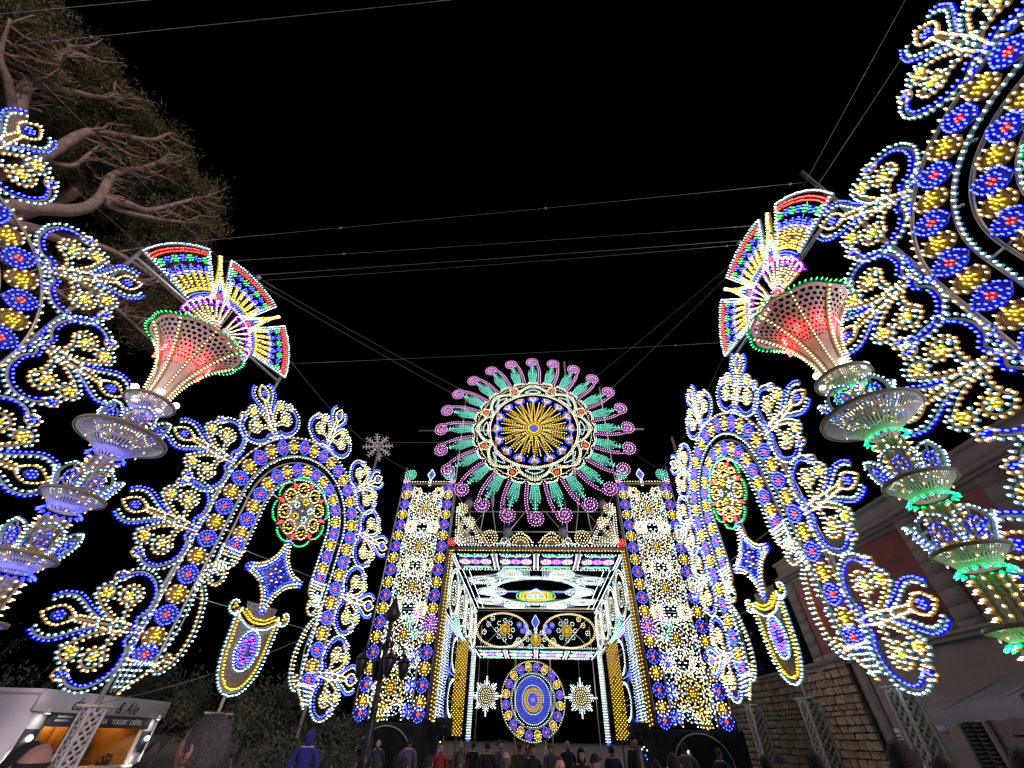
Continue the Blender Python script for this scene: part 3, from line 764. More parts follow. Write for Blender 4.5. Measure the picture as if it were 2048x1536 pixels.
def light_tower(label, s):
    mt = GT @ Matrix.Translation((6.5*s, 0, 2.15)) @ (Matrix.Scale(-1, 4, (1, 0, 0)) if s > 0 else Matrix.Identity(4))
    T = thing('light_tower', label, 'light tower', None, 'towers of the light gate'); T.matrix_world = GT @ Matrix.Translation((6.5*s, 0, 2.15))
    F = Matrix.Scale(-1, 4, (1, 0, 0)) if s > 0 else Matrix.Identity(4)
    fl = shared(('fl', 'far'), lambda: flower_panel('far').whole('flower_panel')); di = shared(('di', 'far'), lambda: diamond_panel('far').whole('diamond_panel'))
    # local u: -1.6 outer edge ... +1.6 inner edge; v from 0 (=2.15 m) up
    def frame():
        D = Design('far')
        for e in (-1.62, -.92, .92, 1.62): D.strip(line((e, 0), (e, 11.2 if e < 1 else 11.2)), .07, 'rail', .08, .03)
        for e in (-.85, .85): D.row(line((e, .1), (e, 10.9)), 'w', .16)
        D.strip(line((-1.6,11.15),(1.6,11.15)), .09, 'tan', .08, .04); D.row(line((-1.55,11.28),(1.55,11.28)), 'k', .13)
        for v in (1.2, 4.3, 7.2, 9.6): D.strip(line((-.92, v), (.92, v)), .035, 'steel', .03, -.05); D.strip(line((-.92, v), (.92, v+1.6)), .025, 'steel', .03, -.07)
        D.strip(line((-1.62, 11.1), (-1.62, 12.3)), .07, 'rail', .08, .03)
        return D
    put('tower_frame', shared('twf', lambda: frame().meshes('tower_frame')), T, F)
    for x in (-1.27, 1.27):
        for i in range(0, 19):
            v = .02+11.0*i/18
            if i in (0, 18): v = .24 if i == 0 else 10.8
            k = i % 2 == 0
            link('diamond_panel' if k else 'flower_panel', di if k else fl, T, F @ M2((x, v), 0, -.03) @ Matrix.Diagonal((.90, 1, 1.22, 1)))
    lr = shared('lace_k', lambda: lace_rosette(.98).meshes('lace_rosette')); ly = shared('lace_y', lambda: lace_rosette(.98, 'far', 'y', 'y').meshes('lace_rosette'))
    wr = shared('wreath', lambda: wreath().meshes('wreath')); 
    for v in (9.55, 7.40, 5.36, 3.2): put('lace_rosette', lr, T, F @ M2((.0, v)))
    put('lace_rosette', ly, T, F @ M2((-.15, 1.15)))
    for v in (8.42, 6.32, 4.3, 2.28): put('wreath', wr, T, F @ M2((0, v), 0, .03))
    cr_ = shared('corner_lace', lambda: wreath(.20, 'k').meshes('corner_lace'))
    for v in (9.55, 7.40, 5.36, 3.2, 1.15):
        for cx in (-.66, .66):
            for dv in (-1.02, 1.02): put('corner_lace', cr_, T, F @ M2((cx, v+dv), 0, .02)) if v+dv > .3 else None
    put('crest_lozenge', shared('loz', lambda: lozenge().meshes('crest_lozenge')), T, F @ M2((.05, 11.75)))
    for (c, p, col, r, n) in (('teal_leaf', (-1.25, 11.72), 't', .34, 3), ('teal_leaf', (1.2, 11.72), 't', .32, 3), ('pink_flower', (-1.45, 11.3), 'm', .16, 2), ('pink_flower', (1.45, 11.3), 'm', .16, 2), ('pink_flower', (1.25, 3.6), 'm', .42, 4), ('pink_flower', (.55, 4.05), 'm', .26, 3),
                            ('teal_leaf', (.25, 3.75), 't', .22, 2), ('teal_leaf', (.5, 3.25), 't', .22, 2), ('blue_flower', (.75, 2.3), 'b', .26, 3), ('blue_flower', (.72, 1.2), 'b', .24, 3), ('blue_flower', (.78, .35), 'b', .22, 3)):
        pl = {'t': 'tealp', 'm': 'purp', 'b': 'bluep'}[col]
        put(c, shared((c, r), lambda: cluster(col, r, pl, n).meshes(c)), T, F @ M2(p, 0, -.05))
    def foot():
        D = Design('far')
        D.strip(arc(.25, .05, .36, .62, 0, 180, 20), .05); D.row(arc(.25,.05,.43,.70,0,180,20), 'w', .11); D.row(arc(.25,.05,.30,.54,0,180,20), 'w', .11)
        D.board([(-.75,0),(-.25,0),(-.2,.5),(-.6,.62)], 'brown')
        for i in range(4):
            for j in range(5): D.dots([(-.68+.13*i+.02*j, .04+.12*j)], 'y')
        for k in range(9): D.dots([(-.85+.05*k, 2.0-.25*k) ], 'w'); D.dots([(.5+.02*(k % 3), .3+.4*k)], 'w'); D.dots([(.62, .2+.4*k)], 'b')
        return D
    put('foot_panel', shared('foot', lambda: foot().meshes('foot_panel')), T, F)
    return T
light_tower('tall lace light tower left of the wheel, standing beside the iron lamppost', -1)
light_tower('tall lace light tower right of the wheel, half behind the arch of the stone house', 1)

# --- wheel
def hook():
    D = Design('far')
    h = np.concatenate([curve((.46,4.10),(.52,4.8),(.50,5.5),(.34,6.05)), spiral(-.06, 6.22, .42, .10, 10, 560, 60)])
    D.strip(h, .07, 'purp'); D.row(off(h, .085), 'm', .115); D.row(off(h, -.085), 'm', .125); D.dots([(-.06, 6.22), (-.12, 6.26), (0, 6.17)], 'p')
    return D
def petal():
    D = Design('far')
    D.board([(-.22,4.12),(.22,4.12),(.36,5.0),(.30,5.25),(.12,5.3),(.06,5.75),(-.06,5.75),(-.12,5.3),(-.30,5.25),(-.36,5.0)], 'tealp')
    for x in (-2, -1, 0, 1, 2): D.row(line((x*.10, 4.18), (x*.155, 5.18 if abs(x) < 2 else 5.05)), 't', .112)
    D.row(line((0,5.3),(0,5.85)), 't', .1); D.row(line((-.14,5.45),(.14,5.45)), 't', .14); D.row(line((-.13,5.66),(.13,5.66)), 't', .13); D.dots([(-.26,5.3),(.26,5.3)], 't')
    D.dots([(-.30,4.13),(.30,4.13),(-.16,4.06),(.16,4.06)], 'w')
    return D
def ring_part():
    D = Design('far')
    D.ring((0,0), 2.92, 2.99, 'cream', 96, .0); D.row(arc(0,0,2.93), 'k', .105, True); D.row(arc(0,0,3.05), 'w', .115, True)
    for k in range(8):
        a = 45*k
        for s in (1, -1):
            e = tf(curve((3.02*math.sin(R(22)), 3.02*math.cos(R(22))), (.75*1, 3.42), (0, 3.72), (-.75, 3.42), (-3.02*math.sin(R(22)), 3.02*math.cos(R(22)))), (0,0), a)
        D.strip(e, .07, 'cream'); D.row(off(e, .07), 'k', .12); D.row(off(e, -.07), 'w', .12)
        e2 = tf(curve((-.55,3.18),(0,3.40),(.55,3.18),(0,3.08), closed=True), (0,0), a); D.strip(e2, .05, 'frame'); D.row(e2, 'w', .12, True)
        e3 = tf(curve((-1.3,3.62),(-.9,3.28),(-.55,3.55),(-.15,3.86)), (0,0), a); D.strip(e3, .05, 'cream'); D.row(e3, 'k', .11)
        e3 = tf(curve((1.3,3.62),(.9,3.28),(.55,3.55),(.15,3.86)), (0,0), a); D.strip(e3, .05, 'cream'); D.row(e3, 'k', .11)
        D.rosette(tf([(0, 3.58)], (0,0), a+22.5)[0], .12, 'r', 7, 'o', mat_red()); D.row(arc(*tf([(0,3.58)], (0,0), a+22.5)[0], .26), 'k', .12, True)
        D.row(tf(line((-.14,3.5),(.14,3.5)), (0,0), a), 't', .09)
    for k in range(24):
        sc = tf(arc(0, 3.86, .46, .24, 20, 160, 12), (0,0), 15*k); D.strip(sc, .05, 'cream'); D.row(sc, 'kw', .10)
        D.dots(tf([(0,3.92),(.2,3.84),(-.2,3.84)], (0,0), 15*k), 'k')
    D.ring((0,0), 3.80, 3.85, 'cream', 96)
    return D
def sun_part():
    D = Design('far')
    for k in range(32):
        a = 11.25*k; big = k % 2 == 0; L = 2.5 if big else 2.0; w = .10 if big else .075
        o = tf(curve((0,.34),(w,.95),(0,L),(-w,.95), closed=True, n=4), (0,0), a)
        D.strip(o, .03, 'brown')
        if big:
            for s in (1, -1): D.row(tf(line((s*.03,.36),(s*w,.95),(s*.02,L)), (0,0), a), 'y', .13)
        else: D.row(tf(line((0,.7),(0,2.2)), (0,0), a), 'k', .12)
        if big: D.row(tf(line((0,1.1),(0,2.1)), (0,0), a+5.6), 'y', .16)
    D.ring((0,0), .26, .40, 'tan', 24, .0)
    for k in range(16):
        a = 22.5*k; c = tf([(0, 2.58)], (0,0), a)[0]
        D.ring(c, .14, .2, 'frame', 14); D.rosette(c, .08, 'r', 6, 'r', mat_red()); D.row(tf(arc(0,0,.19,None,170,370,10), c, a), 'w', .09); D.row(tf(arc(0,0,.28,None,165,375,14), c, a), 'b', .075); D.row(tf(arc(0,0,.36,None,180,360,14), c, a), 'b', .10)
    D.board(arc(0,0,.24,None,0,340,17), 'bluep', .02); D.dots([(0,0)], 'b'); D.row(arc(0,0,.11), 'b', .09, True); D.row(arc(0,0,.2), 'b', .09, True)
    return D
Wh = thing('round_light', 'great round wheel of light with pink scrolls and teal petals, above the gate', 'light wheel', GT @ Matrix.Translation((0, -.25, 17.25)))
put('sun_disc', sun_part().meshes('sun_disc'), Wh); put('ring', ring_part().meshes('ring'), Wh)
hk = hook().meshes('scroll_hook'); pt = petal().meshes('teal_petal')
for k in range(24):
    put('teal_petal', pt, Wh, M2((0, 0), 15*k)); put('scroll_hook', hk, Wh, M2((0, 0), 15*k, .03))
g = Geo()
for x in (-2.5, 2.5): g.tube((x, .3, -5.4), (x, .3, 6.6 if x > 0 else 3), .07, M['wood'])
g.tube((-7.9, .32, .1), (7.4, .32, .1), .06, M['wood'])
for a, b in (((-4.9,-3.6),(-4.9,3.4)), ((4.9,-3.6),(4.9,3.9))): g.tube((a[0], .3, a[1]), (b[0], .3, b[1]), .045, M['steel'])
link('support_frame', g.mesh('support_frame'), Wh)

# --- truss between the towers
g = Geo(); 
def tr(a, b, r=.035): g.tube((a[0], .5, a[1]), (b[0], .5, b[1]), r, M['steel'], n=6)
tr((-4.9,10.55),(4.9,10.55)); tr((-4.9,11.75),(4.9,11.75)); tr((-4.9,13.2),(-4.9,9.4)); tr((4.9,13.2),(4.9,9.4))
for s in (1, -1):
    tr((4.9*s,13.0),(2.4*s,9.4)); tr((2.45*s,9.4),(.6*s,11.75)); tr((1.55*s,9.4),(1.55*s,12.5)); tr((1.8*s,9.4),(1.8*s,12.5)); tr((3.2*s,10.5),(2.9*s,13)); tr((3.9*s,10.5),(3.9*s,12)); tr((2.3*s,10.55),(2.75*s,13)); tr((4.9*s,9.4),(3.0*s,11.75), .02); tr((.2*s,9.4),(1.5*s,10.55))
o = link('truss', g.mesh('truss'), None, GT); tag(o, 'thin steel truss of crossing tubes under the light wheel, above the beam', 'truss')
for x, z in ((-1.6, 10.35), (1.5, 10.35), (-3.95, 12.05), (3.95, 12.0)):
    lb = {-1.6: 'plastic-wrapped floodlight on the beam, left of the middle', 1.5: 'plastic-wrapped floodlight on the beam, right of the middle', -3.95: 'plastic-wrapped floodlight high beside the left tower', 3.95: 'plastic-wrapped floodlight high beside the right tower'}[x]
    t = thing('floodlight', lb, 'floodlight', GT @ Matrix.Translation((x, .1, z)), 'wrapped floodlights on the truss')
    g = Geo(); g.ball((0, 0, 0), .30, shared('wrap', lambda: mat('clear_plastic_wrap', (.16,.17,.21), .25, 0, .5, 14, .8)), 11, 7, (1, .7, .85)); link('plastic_wrap', g.mesh('plastic_wrap'), t)
    g = Geo(); g.box((-.18, -.05, .15), (.18, .2, .42), M['iron']); g.tube((0, .1, .3), (0, .45, .45), .03, M['iron']); link('lamp_body', g.mesh('lamp_body'), t)

# --- gallery (a tunnel of light behind the beam)
G = thing('light_gallery', 'glowing tunnel of white and pink lights under the beam, between the towers', 'light gallery', GT)
def front_beam():
    D = Design('far')
    D.strip(line((-4.7,9.36),(4.7,9.36)), .16, 'brown', .12, .05); D.row(line((-4.5,9.27),(4.5,9.27)), 'ky', .13); D.row(line((-4.4,9.52),(4.4,9.52)), 'w', .14)
    for s in (1, -1):
        f = (lambda p: p) if s > 0 else mir
        D.rosette((4.62*s, 9.72), .1, 'r', 7, 'r', mat_red()); D.row(arc(4.62*s, 9.72, .2), 'r', .1, True)
        # corner lace
        D.board(f(line((4.5,9.65),(3.3,9.7),(3.7,10.2),(4.1,10.5),(4.45,11.2))), 'tan', .0)
        for e in (curve((4.4,11.95),(4.2,11.2),(3.7,10.75),(3.3,10.2),(3.0,9.7)), curve((4.5,11.7),(4.45,10.8),(4.4,9.8)), curve((4.4,9.7),(3.9,10.3),(3.6,10.6)), curve((4.4,9.7),(4.2,10.6),(4.1,11.0)), curve((4.3,9.65),(3.7,9.9),(3.2,10.0)), curve((4.2,9.62),(3.4,9.68),(3.0,9.6))):
            e = f(e); D.strip(e, .035, 'frame'); D.row(off(e, .07), 'k', .12); D.row(off(e, -.07), 'w', .12)
        for c, r in (((2.55,9.95), .42), ((4.25,11.6), .32), ((3.75,10.85), .28)):
            for q in (1, .66, .33): D.row(f(arc(c[0], c[1], r*q)), 'k', .12, True)
            D.ring((c[0]*s, c[1]), r*.8, r*.9, 'brown', 20)
        # crest fans near the middle
        for q in (1, .72, .45): D.row(f(arc(.85, 9.58, .62*q, .60*q, 0, 180, 20)), 'k', .115)
        D.board(f(arc(.85, 9.55, .5, .45, 0, 180, 14)), 'brown', -.01)
        D.row(f(curve((.15,9.7),(.5,10.0),(.85,10.3),(1.2,10.05),(1.6,9.75),(2.1,9.65))), 'k', .12); D.row(f(line((1.4,9.62),(2.3,9.62))), 'w', .12); D.row(f(arc(1.75,9.8,.16)), 'w', .1, True)
        # gilt rope posts
        D.strip(line((4.62*s,2.2),(4.62*s,9.3)), .12, 'brown', .12, .03); D.row(line((4.56*s,2.2),(4.56*s,9.25)), 'y', .12); D.row(line((4.68*s,2.26),(4.68*s,9.25)), 'y', .12)
        D.strip(line((4.80*s,2.2),(4.80*s,9.3)), .10, 'brown', .12, .06)
    return D
put('front_frame', front_beam().meshes('front_frame'), G, Matrix.Translation((0, -.12, 0)))
# planes inside the tunnel: each is drawn flat and then turned into place
def ceiling_panel():
    D = Design('far')
    D.strip(line((-1.13,.05),(-1.13,2.5)), .10, 'white'); D.strip(line((1.13,.05),(1.13,2.5)), .10, 'white')
    for x in (-1.04, 1.04): D.row(line((x,.1),(x,2.5)), 'w', .12)
    D.board([(-.9,.75),(.9,.75),(.9,1.75),(-.9,1.75)], 'purp')
    for cx in (-.6, 0, .6):
        D.rosette((cx, 1.25), .12, 'p' if cx == 0 else 'm', 7, 'r'); D.row(arc(cx, 1.25, .27, .40), 'm' if cx else 'p', .10, True); D.row(arc(cx, 1.25, .18, .27), 'm', .10, True)
    for yy, s in ((.22, 1), (2.28, -1)):
        for cx in (-.5, 0, .5):
            D.row(arc(cx, yy, .26, .22*s, 0, 180, 10), 't', .085); D.row(arc(cx, yy, .15, .12*s, 0, 180, 8), 't', .08)
        D.board([(-.75,yy-.05),(.75,yy-.05),(.75,yy+.12*s),(-.75,yy+.12*s)] if s > 0 else [(-.75,yy-.12),(.75,yy-.12),(.75,yy+.05),(-.75,yy+.05)], 'tealp')
    D.row(line((-1.0,.06),(1.0,.06)), 'w', .14); D.row(line((-1.0,2.5),(1.0,2.5)), 'k', .14)
    return D
CE = Matrix.Translation((0, 0, 9.2)) @ Matrix.Rotation(R(-90), 4, 'X')      # local v -> depth (+Y), front -> down
cp = ceiling_panel().meshes('ceiling_panel')
def ceil_m(x, y0, z, sy=1.0):
    # u -> X, v -> +Y, front faces down
    return Matrix(((1,0,0,x),(0,0,sy,y0),(0,1,0,z),(0,0,0,1)))
for i in range(4): put('ceiling_panel', cp, G, ceil_m(-3.45+2.3*i, .05, 9.2))
for i in range(4): put('ceiling_panel', cp, G, ceil_m(-3.45+2.3*i, 12.9, 6.6, 1.45))
def oval_ceiling():
    D = Design('flat')
    for r, c in ((1.0, 'w'), (1.06, 'k'), (1.13, 'w')):
        p = arc(0, 0, 2.85*r, 2.9*r, 0, 360, 80); D.row(p, c, .11, True)
    D.strip(arc(0,0,2.95,3.0,0,360,80), .16, 'cream')
    for k in range(28):
        a = 2*PI*k/28; D.row(arc(3.25*math.cos(a), 3.3*math.sin(a), .26), 'w', .1, True)
    for sx in (1, -1):
        for c in ((3.0,0,.95),(3.3,0,.5),(3.4,2.6,.8),(3.4,-2.6,.8),(1.6,3.9,.7),(1.6,-3.9,.7)):
            D.strip(arc(c[0]*sx, c[1], c[2]), .05, 'frame')
            for q in (1.05, .85, .6, .35): D.row(arc(c[0]*sx, c[1], c[2]*q), 'wk'[int(q*10) % 2], .11, True)
        D.rosette((3.3*sx, 0), .16, 'b', 9, 'w')
        for k in (0, 1, 3, 5):
            e = curve((.4*sx,3.5+.22*k),(1.6*sx,3.3+.2*k),(2.8*sx,2.4+.25*k),(4.2*sx,1.6+.3*k)); D.row(e, 'w', .12); D.row(e*[1,-1], 'w', .12)
            if k % 2: D.strip(e, .06, 'frame'); D.strip(e*[1,-1], .06, 'frame')
    D.row(line((-4.4,4.6),(4.4,4.6)), 'k', .12); D.row(line((-4.4,-4.7),(4.4,-4.7)), 'w', .12)
    for sx in (-1, 1):
        for k in (0, 3): D.row(line((sx*(4.0+.12*k),-4.6),(sx*(4.0+.12*k),4.6)), 'w', .13)
    D.strip(line((-2.8,0),(2.8,0)), .25, 'cream'); D.row(line((-2.6,.1),(-1.2,.1)), 'b', .09); D.row(line((1.2,.1),(2.6,.1)), 'b', .09); D.row(line((-2.6,-.1),(-1.2,-.1)), 'w', .09); D.row(line((1.2,-.1),(2.6,-.1)), 'w', .09)
    return D
put('oval_ceiling', oval_ceiling().meshes('oval_ceiling'), G, ceil_m(0, 7.5, 9.2))
def centre_boss():
    D = Design('far')
    D.board(arc(0,0,1.1,1.2,0,350,35), 'goldp')
    for r, c in ((1.25,'g'),(1.05,'y'),(.85,'y'),(.6,'k'),(.4,'t'),(.2,'w')): D.row(arc(0,0,r*1.05,r*1.1), c, .105, True)
    for s in (1, -1): D.rosette((.95*s,0), .16, 'o', 9, 'r', mat_red())
    D.rosette((0,-1.25), .14, 'r', 8, 'r'); D.row(curve((-.5,-1.0),(-.2,-1.5),(0,-1.9),(.2,-1.5),(.5,-1.0)), 'b', .08); D.row(curve((-.4,-1.0),(0,-1.6),(.4,-1.0)), 'w', .08)
    return D
put('centre_boss', centre_boss().meshes('centre_boss'), G, ceil_m(0, 7.5, 8.95))
# side walls of lace
def side_upper():
    D = Design('flat')     # u = depth 0..13, v = height from 6.2 to 9.2 (as 0..3)
    D.strip(line((0,2.95),(13,2.95)), .10, 'white'); D.strip(line((0,0.05),(13,.05)), .08, 'white')
    for v in (2.85, .15): D.row(line((.1,v),(12.9,v)), 'w', .115)
    for c in (2.0, 5.2, 8.4, 11.4):
        for q, k in ((1.0,'w'),(.86,'k'),(.5,'w'),(.3,'k')): D.row(arc(c, 1.5, 1.35*q, 1.2*q, 0, 360, 50), k, .13, True)
        D.strip(arc(c,1.5,1.28,1.14,0,360,40), .07, 'frame'); D.ring((c,1.5), .5, .58, 'frame', 26)
    for c in (.4, 3.6, 6.8, 10.0, 12.7):
        for q in (.5, .35, .2): D.row(arc(c, 1.5, q*.8, q*2.2), 'w', .115, True)
        D.strip(line((c,.1),(c,2.9)), .06, 'white')
    return D
def side_lower():
    D = Design('flat')     # v 0..4.2 (z 2.1 .. 6.3)
    for u in (.35, .7, 1.05, 1.4, 1.75): D.row(line((u,.1),(u,4.1)), 'w', .10); 
    for u in (.5, 1.25): D.row(line((u,.1),(u,4.1)), 'wk', .12)
    for v in (.8, 1.9, 3.0): D.rosette((1.1, v), .15, 'b', 8, 'b')
    D.strip(line((.2,0),(.2,4.2)), .08, 'white'); D.strip(line((1.9,0),(1.9,4.2)), .10, 'tan'); D.board([(.3,0),(1.8,0),(1.8,4.2),(.3,4.2)], 'frame', .0)
    for v in (1.15, 3.05):
        for q in (1.0, 1.12): D.row(arc(4.6, v, 1.25*q, .72*q, 90, 270, 30), 'w', .12)
        D.strip(arc(4.6,v,1.3,.75,90,270,30), .06)
    for v in (.2, 2.1, 4.0):
        o = np.array([(2.2,v-.5),(2.6,v-.35),(3.4,v-.1),(4.6,v),(3.4,v+.1),(2.6,v+.35),(2.2,v+.5)]); D.board(o, 'bluep')
        for k in range(5): D.row(line((2.3+.1*k,v-.42+.09*k),(2.3+.1*k,v+.42-.09*k)), 'b', .10)
        D.row(line((2.7,v),(4.5,v)), 'b', .09)
    for v in np.arange(.1, 4.2, .11): D.dots([(2.15, v)], 'w'); D.dots([(2.05, v)], 'b')
    for v in (1.0, 3.2): D.strip(line((2.2,v),(6.9,v)), .04, 'steel', .03, -.04); D.strip(line((2.2,v+.25),(6.9,v+.2)), .03, 'steel', .03, -.05)
    # gold soffit corner
    D.board([(2.1,4.0),(6.8,4.0),(6.8,4.3),(2.1,4.9)], 'tealp')
    for k in range(4): D.row(line((2.2+.3*k,4.1+.16*k),(6.7,4.05+.06*k)), 't', .10)
    D.row(line((2.1,4.02),(5,4.02)), 'm', .10); D.row(line((2.1,3.92),(4.4,3.92)), 'm', .10)
    return D
su = side_upper().meshes('upper_wall_lace'); slw = side_lower().meshes('lower_wall_lace')
def wall_m(s, z):
    # left wall: u -> +Y, front -> +X ; right wall: front -> -X
    x = -4.62 if s < 0 else 4.62
    return Matrix(((0, -1 if s < 0 else 1, 0, x), (1, 0, 0, 0), (0, 0, 1, z), (0, 0, 0, 1)))
for s in (-1, 1):
    put('upper_wall_lace', su, G, wall_m(s, 6.2)); put('lower_wall_lace', slw, G, wall_m(s, 2.1))
def gold_pillar():
    D = Design('far')
    D.board([(-.37,0),(.37,0),(.37,4.8),(-.37,4.8)], 'brown', -.004)
    for x in (-.37, .37): D.strip(line((x,0),(x,4.8)), .05, 'goldp')
    n = 26
    for i in range(n*2):
        for j in range(4): 
            v = .06+4.7*i/(n*2); D.dots([(-.28+.19*j+(.095 if i % 2 else 0)-.04, v)], 'y')
    return D
gp = gold_pillar().meshes('gold_pillar')
for s in (-1, 1): put('gold_pillar', gp, G, Matrix.Translation((4.75*s, 8.0, 1.72)))
def rear_jamb():
    D = Design('far')
    D.board([(-.14,0),(.14,0),(.14,5),(-.14,5)], 'white', 0)
    for x in (-.13, -.04, .04, .13): D.row(line((x,.05),(x,4.9)), 'w', .11)
    D.rosette((0,.0), .08, 'B', 5, 'b')
    return D
rj = rear_jamb().meshes('rear_jamb')
for s in (-1, 1): put('rear_jamb', rj, G, Matrix.Translation((4.55*s, 12.6, 1.6)))
def lunette():
    D = Design('far')      # v 0..2.45 (z 6.7..9.15)
    for s in (1, -1):
        f = (lambda p: p) if s > 0 else mir
        for q in (1, .93): e = f(arc(2.55, 1.15, 2.0*q, 1.15*q, 0, 360, 60)); D.row(e, 'k', .12, True)
        D.strip(f(arc(2.55,1.15,1.93,1.11,0,360,60)), .08, 'tan')
        D.rosette((2.35*s,1.15), .14, 'y', 7, 'y', 'goldp'); D.row(arc(2.35*s,1.15,.28), 'y', .1, True); D.row(arc(2.35*s,1.15,.38), 'y', .1, True)
        for k in range(8): D.rosette(tf([(.62,0)], (2.35*s,1.15), 45*k)[0], .13, 'w', 6, None)
        for c in ((3.6,1.5),(3.9,1.0),(3.3,1.9),(1.3,.5),(1.5,.25),(1.1,.2)): D.rosette((c[0]*s,c[1]), .15, 'wk'[s > 0], 8, 'k')
        for c in ((.75,1.4),(1.0,1.1),(.6,1.0),(1.25,1.5)): D.rosette((c[0]*s,c[1]), .16, 'b', 8, 'w', 'lilac')
        D.strip(f(line((3.9,.1),(1.6,2.2))), .03, 'steel', .02, -.05); D.strip(f(line((2.0,.1),(3.9,1.9))), .03, 'steel', .02, -.05)
    D.merge(lozenge(), (0,1.7), 0, 1.3); D.rosette((0,.55), .14, 'y', 7, 'y', 'goldp'); D.row(arc(0,.55,.27), 'y', .1, True); D.row(arc(0,.55,.38), 'y', .1, True)
    for k in range(8): D.rosette(tf([(.62,0)], (0,.55), 45*k)[0], .12, 'w', 6, None)
    D.strip(line((-4.6,0),(4.6,0)), .06, 'rail'); D.strip(line((-4.6,2.45),(4.6,2.45)), .06, 'rail'); D.row(line((-4.4,.06),(4.4,.06)), 'w', .13)
    return D
put('lunette', lunette().meshes('lunette'), G, Matrix.Translation((0, 12.8, 6.7)))
g = Geo()
for s in (-1, 1):
    for y in (0.4, 4.3, 8.6, 12.9, 18.6): g.tube((4.78*s, y, .05), (4.78*s, y, 9.2), .05, M['steel'])
    g.tube((4.78*s, .3, 9.25), (4.78*s, 12.9, 9.25), .05, M['steel']); g.tube((4.78*s, 12.9, 6.65), (4.78*s, 16.7, 6.65), .05, M['steel'])
for y in (2.7, 4.8, 10.2, 12.6): g.tube((-4.78, y, 9.32), (4.78, y, 9.32), .05, M['cream'])
link('scaffold', g.mesh('scaffold'), G)

# --- round disc on two poles behind the gallery
mt = GT @ Matrix.Translation((-.28, 17.6, 4.0))
Dk = thing('light_disc', 'round blue and gold disc of lights on two poles, between the hanging snowflakes', 'light disc', mt)
D = Design('far'); D.ring((0,0), 1.72, 1.78, 'rail', 60); D.ring((0,0), 2.5, 2.56, 'goldp', 72); D.row(arc(0,0,1.66), 'w', .12, True); D.row(arc(0,0,2.48), 'k', .14, True); put('disc_rim', D.meshes('disc_rim'), Dk)
fl = SH[('fl', 'far')]; di = SH[('di', 'far')]
for k in range(20): link('flower_panel' if k % 2 == 0 else 'diamond_panel', fl if k % 2 == 0 else di, Dk, M2((2.13*math.cos(R(18*k+9+90)), 2.13*math.sin(R(18*k+9+90))), 18*k+9+90, -.01) @ Matrix.Diagonal((1, 1, 1.25, 1)))
D = Design('far'); D.board(arc(0,0,1.34,1.5,0,355,71), 'bluep', -.004)
for r, c in ((1.42,'w'),(1.28,'b'),(1.14,'b'),(1.0,'b'),(.86,'w'),(.70,'y'),(.58,'y'),(.44,'k'),(.34,'b'),(.24,'b')): D.row(arc(0,0,r*.97,r*1.06), c, .115, True)
for r, p in ((.64,'goldp'),): D.ring((0,0), r-.1, r+.1, p, 40, .012)
D.rosette((0,0), .12, 'm', 6, 'r', 'purp'); put('disc_centre', D.meshes('disc_centre'), Dk)
g = Geo()
for x in (-1.4, 1.45): g.tube((x, .1, -3.95), (x, .1, 2.7), .07, M['wood'])
g.tube((-1.4, .12, 1.9), (1.45, .12, 1.9), .04, M['wood']); link('poles', g.mesh('pole'), Dk).name = 'pole'
g = Geo(); g.tube((.9, -.5, -3.9), (.9, -.5, -2.4), .03, M['steel'])
for k in range(3): g.tube((.9, -.5, -2.6), (.9+.45*math.cos(k*2.1), -.5+.45*math.sin(k*2.1), -3.95), .02, M['steel'])
o = link('tripod_stand', g.mesh('tripod_stand'), None, mt); tag(o, 'thin steel tripod stand under the round light disc', 'tripod')
# --- hanging snowflakes
def snowflake():
    D = Design('far')
    for r, c in ((.10,'y'),(.22,'w'),(.36,'k'),(.52,'k'),(.66,'w')): D.row(arc(0,0,r), c, .11, True)
    D.ring((0,0), .30, .44, 'brown', 30); D.ring((0,0), .56, .60, 'frame', 30)
    for k in range(8):
        a = 45*k; L = 1.15 if k % 2 == 0 else 1.0
        D.strip(tf(line((0,.6),(0,L)), (0,0), a), .08); 
        for x in (-.05, .05): D.row(tf(line((x,.7),(x*.6,L)), (0,0), a), 'w', .09)
        D.row(tf(line((-.17,.86),(.17,.86)), (0,0), a), 'w', .11); D.row(tf(line((-.14,.74),(.14,.74)), (0,0), a), 'w', .1); D.dots(tf([(.2,.72),(-.2,.72)], (0,0), a), 'w')
    return D
sf = snowflake().meshes('flake')
for x, lb in ((-3.72, 'white light snowflake hanging left of the round disc in the gateway'), (3.25, 'white light snowflake hanging right of the round disc in the gateway')):
    t = thing('light_snowflake', lb, 'light snowflake', GT @ Matrix.Translation((x, 15.0, 4.02)), 'snowflakes hung in the gateway'); put('flake', sf, t)
    g = Geo(); g.tube((0, .03, 1.1), (0, .03, 2.6), .012, M['wire']); link('hanging_wire', g.mesh('hanging_wire'), t)
# white unlit snowflake on top of the left arch's far pole
t = thing('snowflake_topper', 'grey-white snowflake on the pole end between the left arch and the gate', 'snowflake', Matrix.Translation((-6.62, 16.9, 12.45)) @ Matrix.Rotation(R(22), 4, 'Z') @ Matrix.Rotation(R(-18), 4, 'Y') @ Matrix.Scale(.82, 4))
D = Design('tiny')
for k in range(8):
    a = 45*k; D.strip(tf(line((0,.05),(0,.85)), (0,0), a), .07, 'white'); 
    for v, w in ((.45,.16),(.62,.2),(.8,.1)): D.strip(tf(line((-w,v+.08),(0,v),(w,v+.08)), (0,0), a), .06, 'white')
D.ring((0,0), .28, .34, 'white', 24); put('flake', D.meshes('flake'), t)
g = Geo(); g.tube((0, .05, -1.0), (0, .05, .1), .05, M['wood']); link('pole', g.mesh('pole'), t)

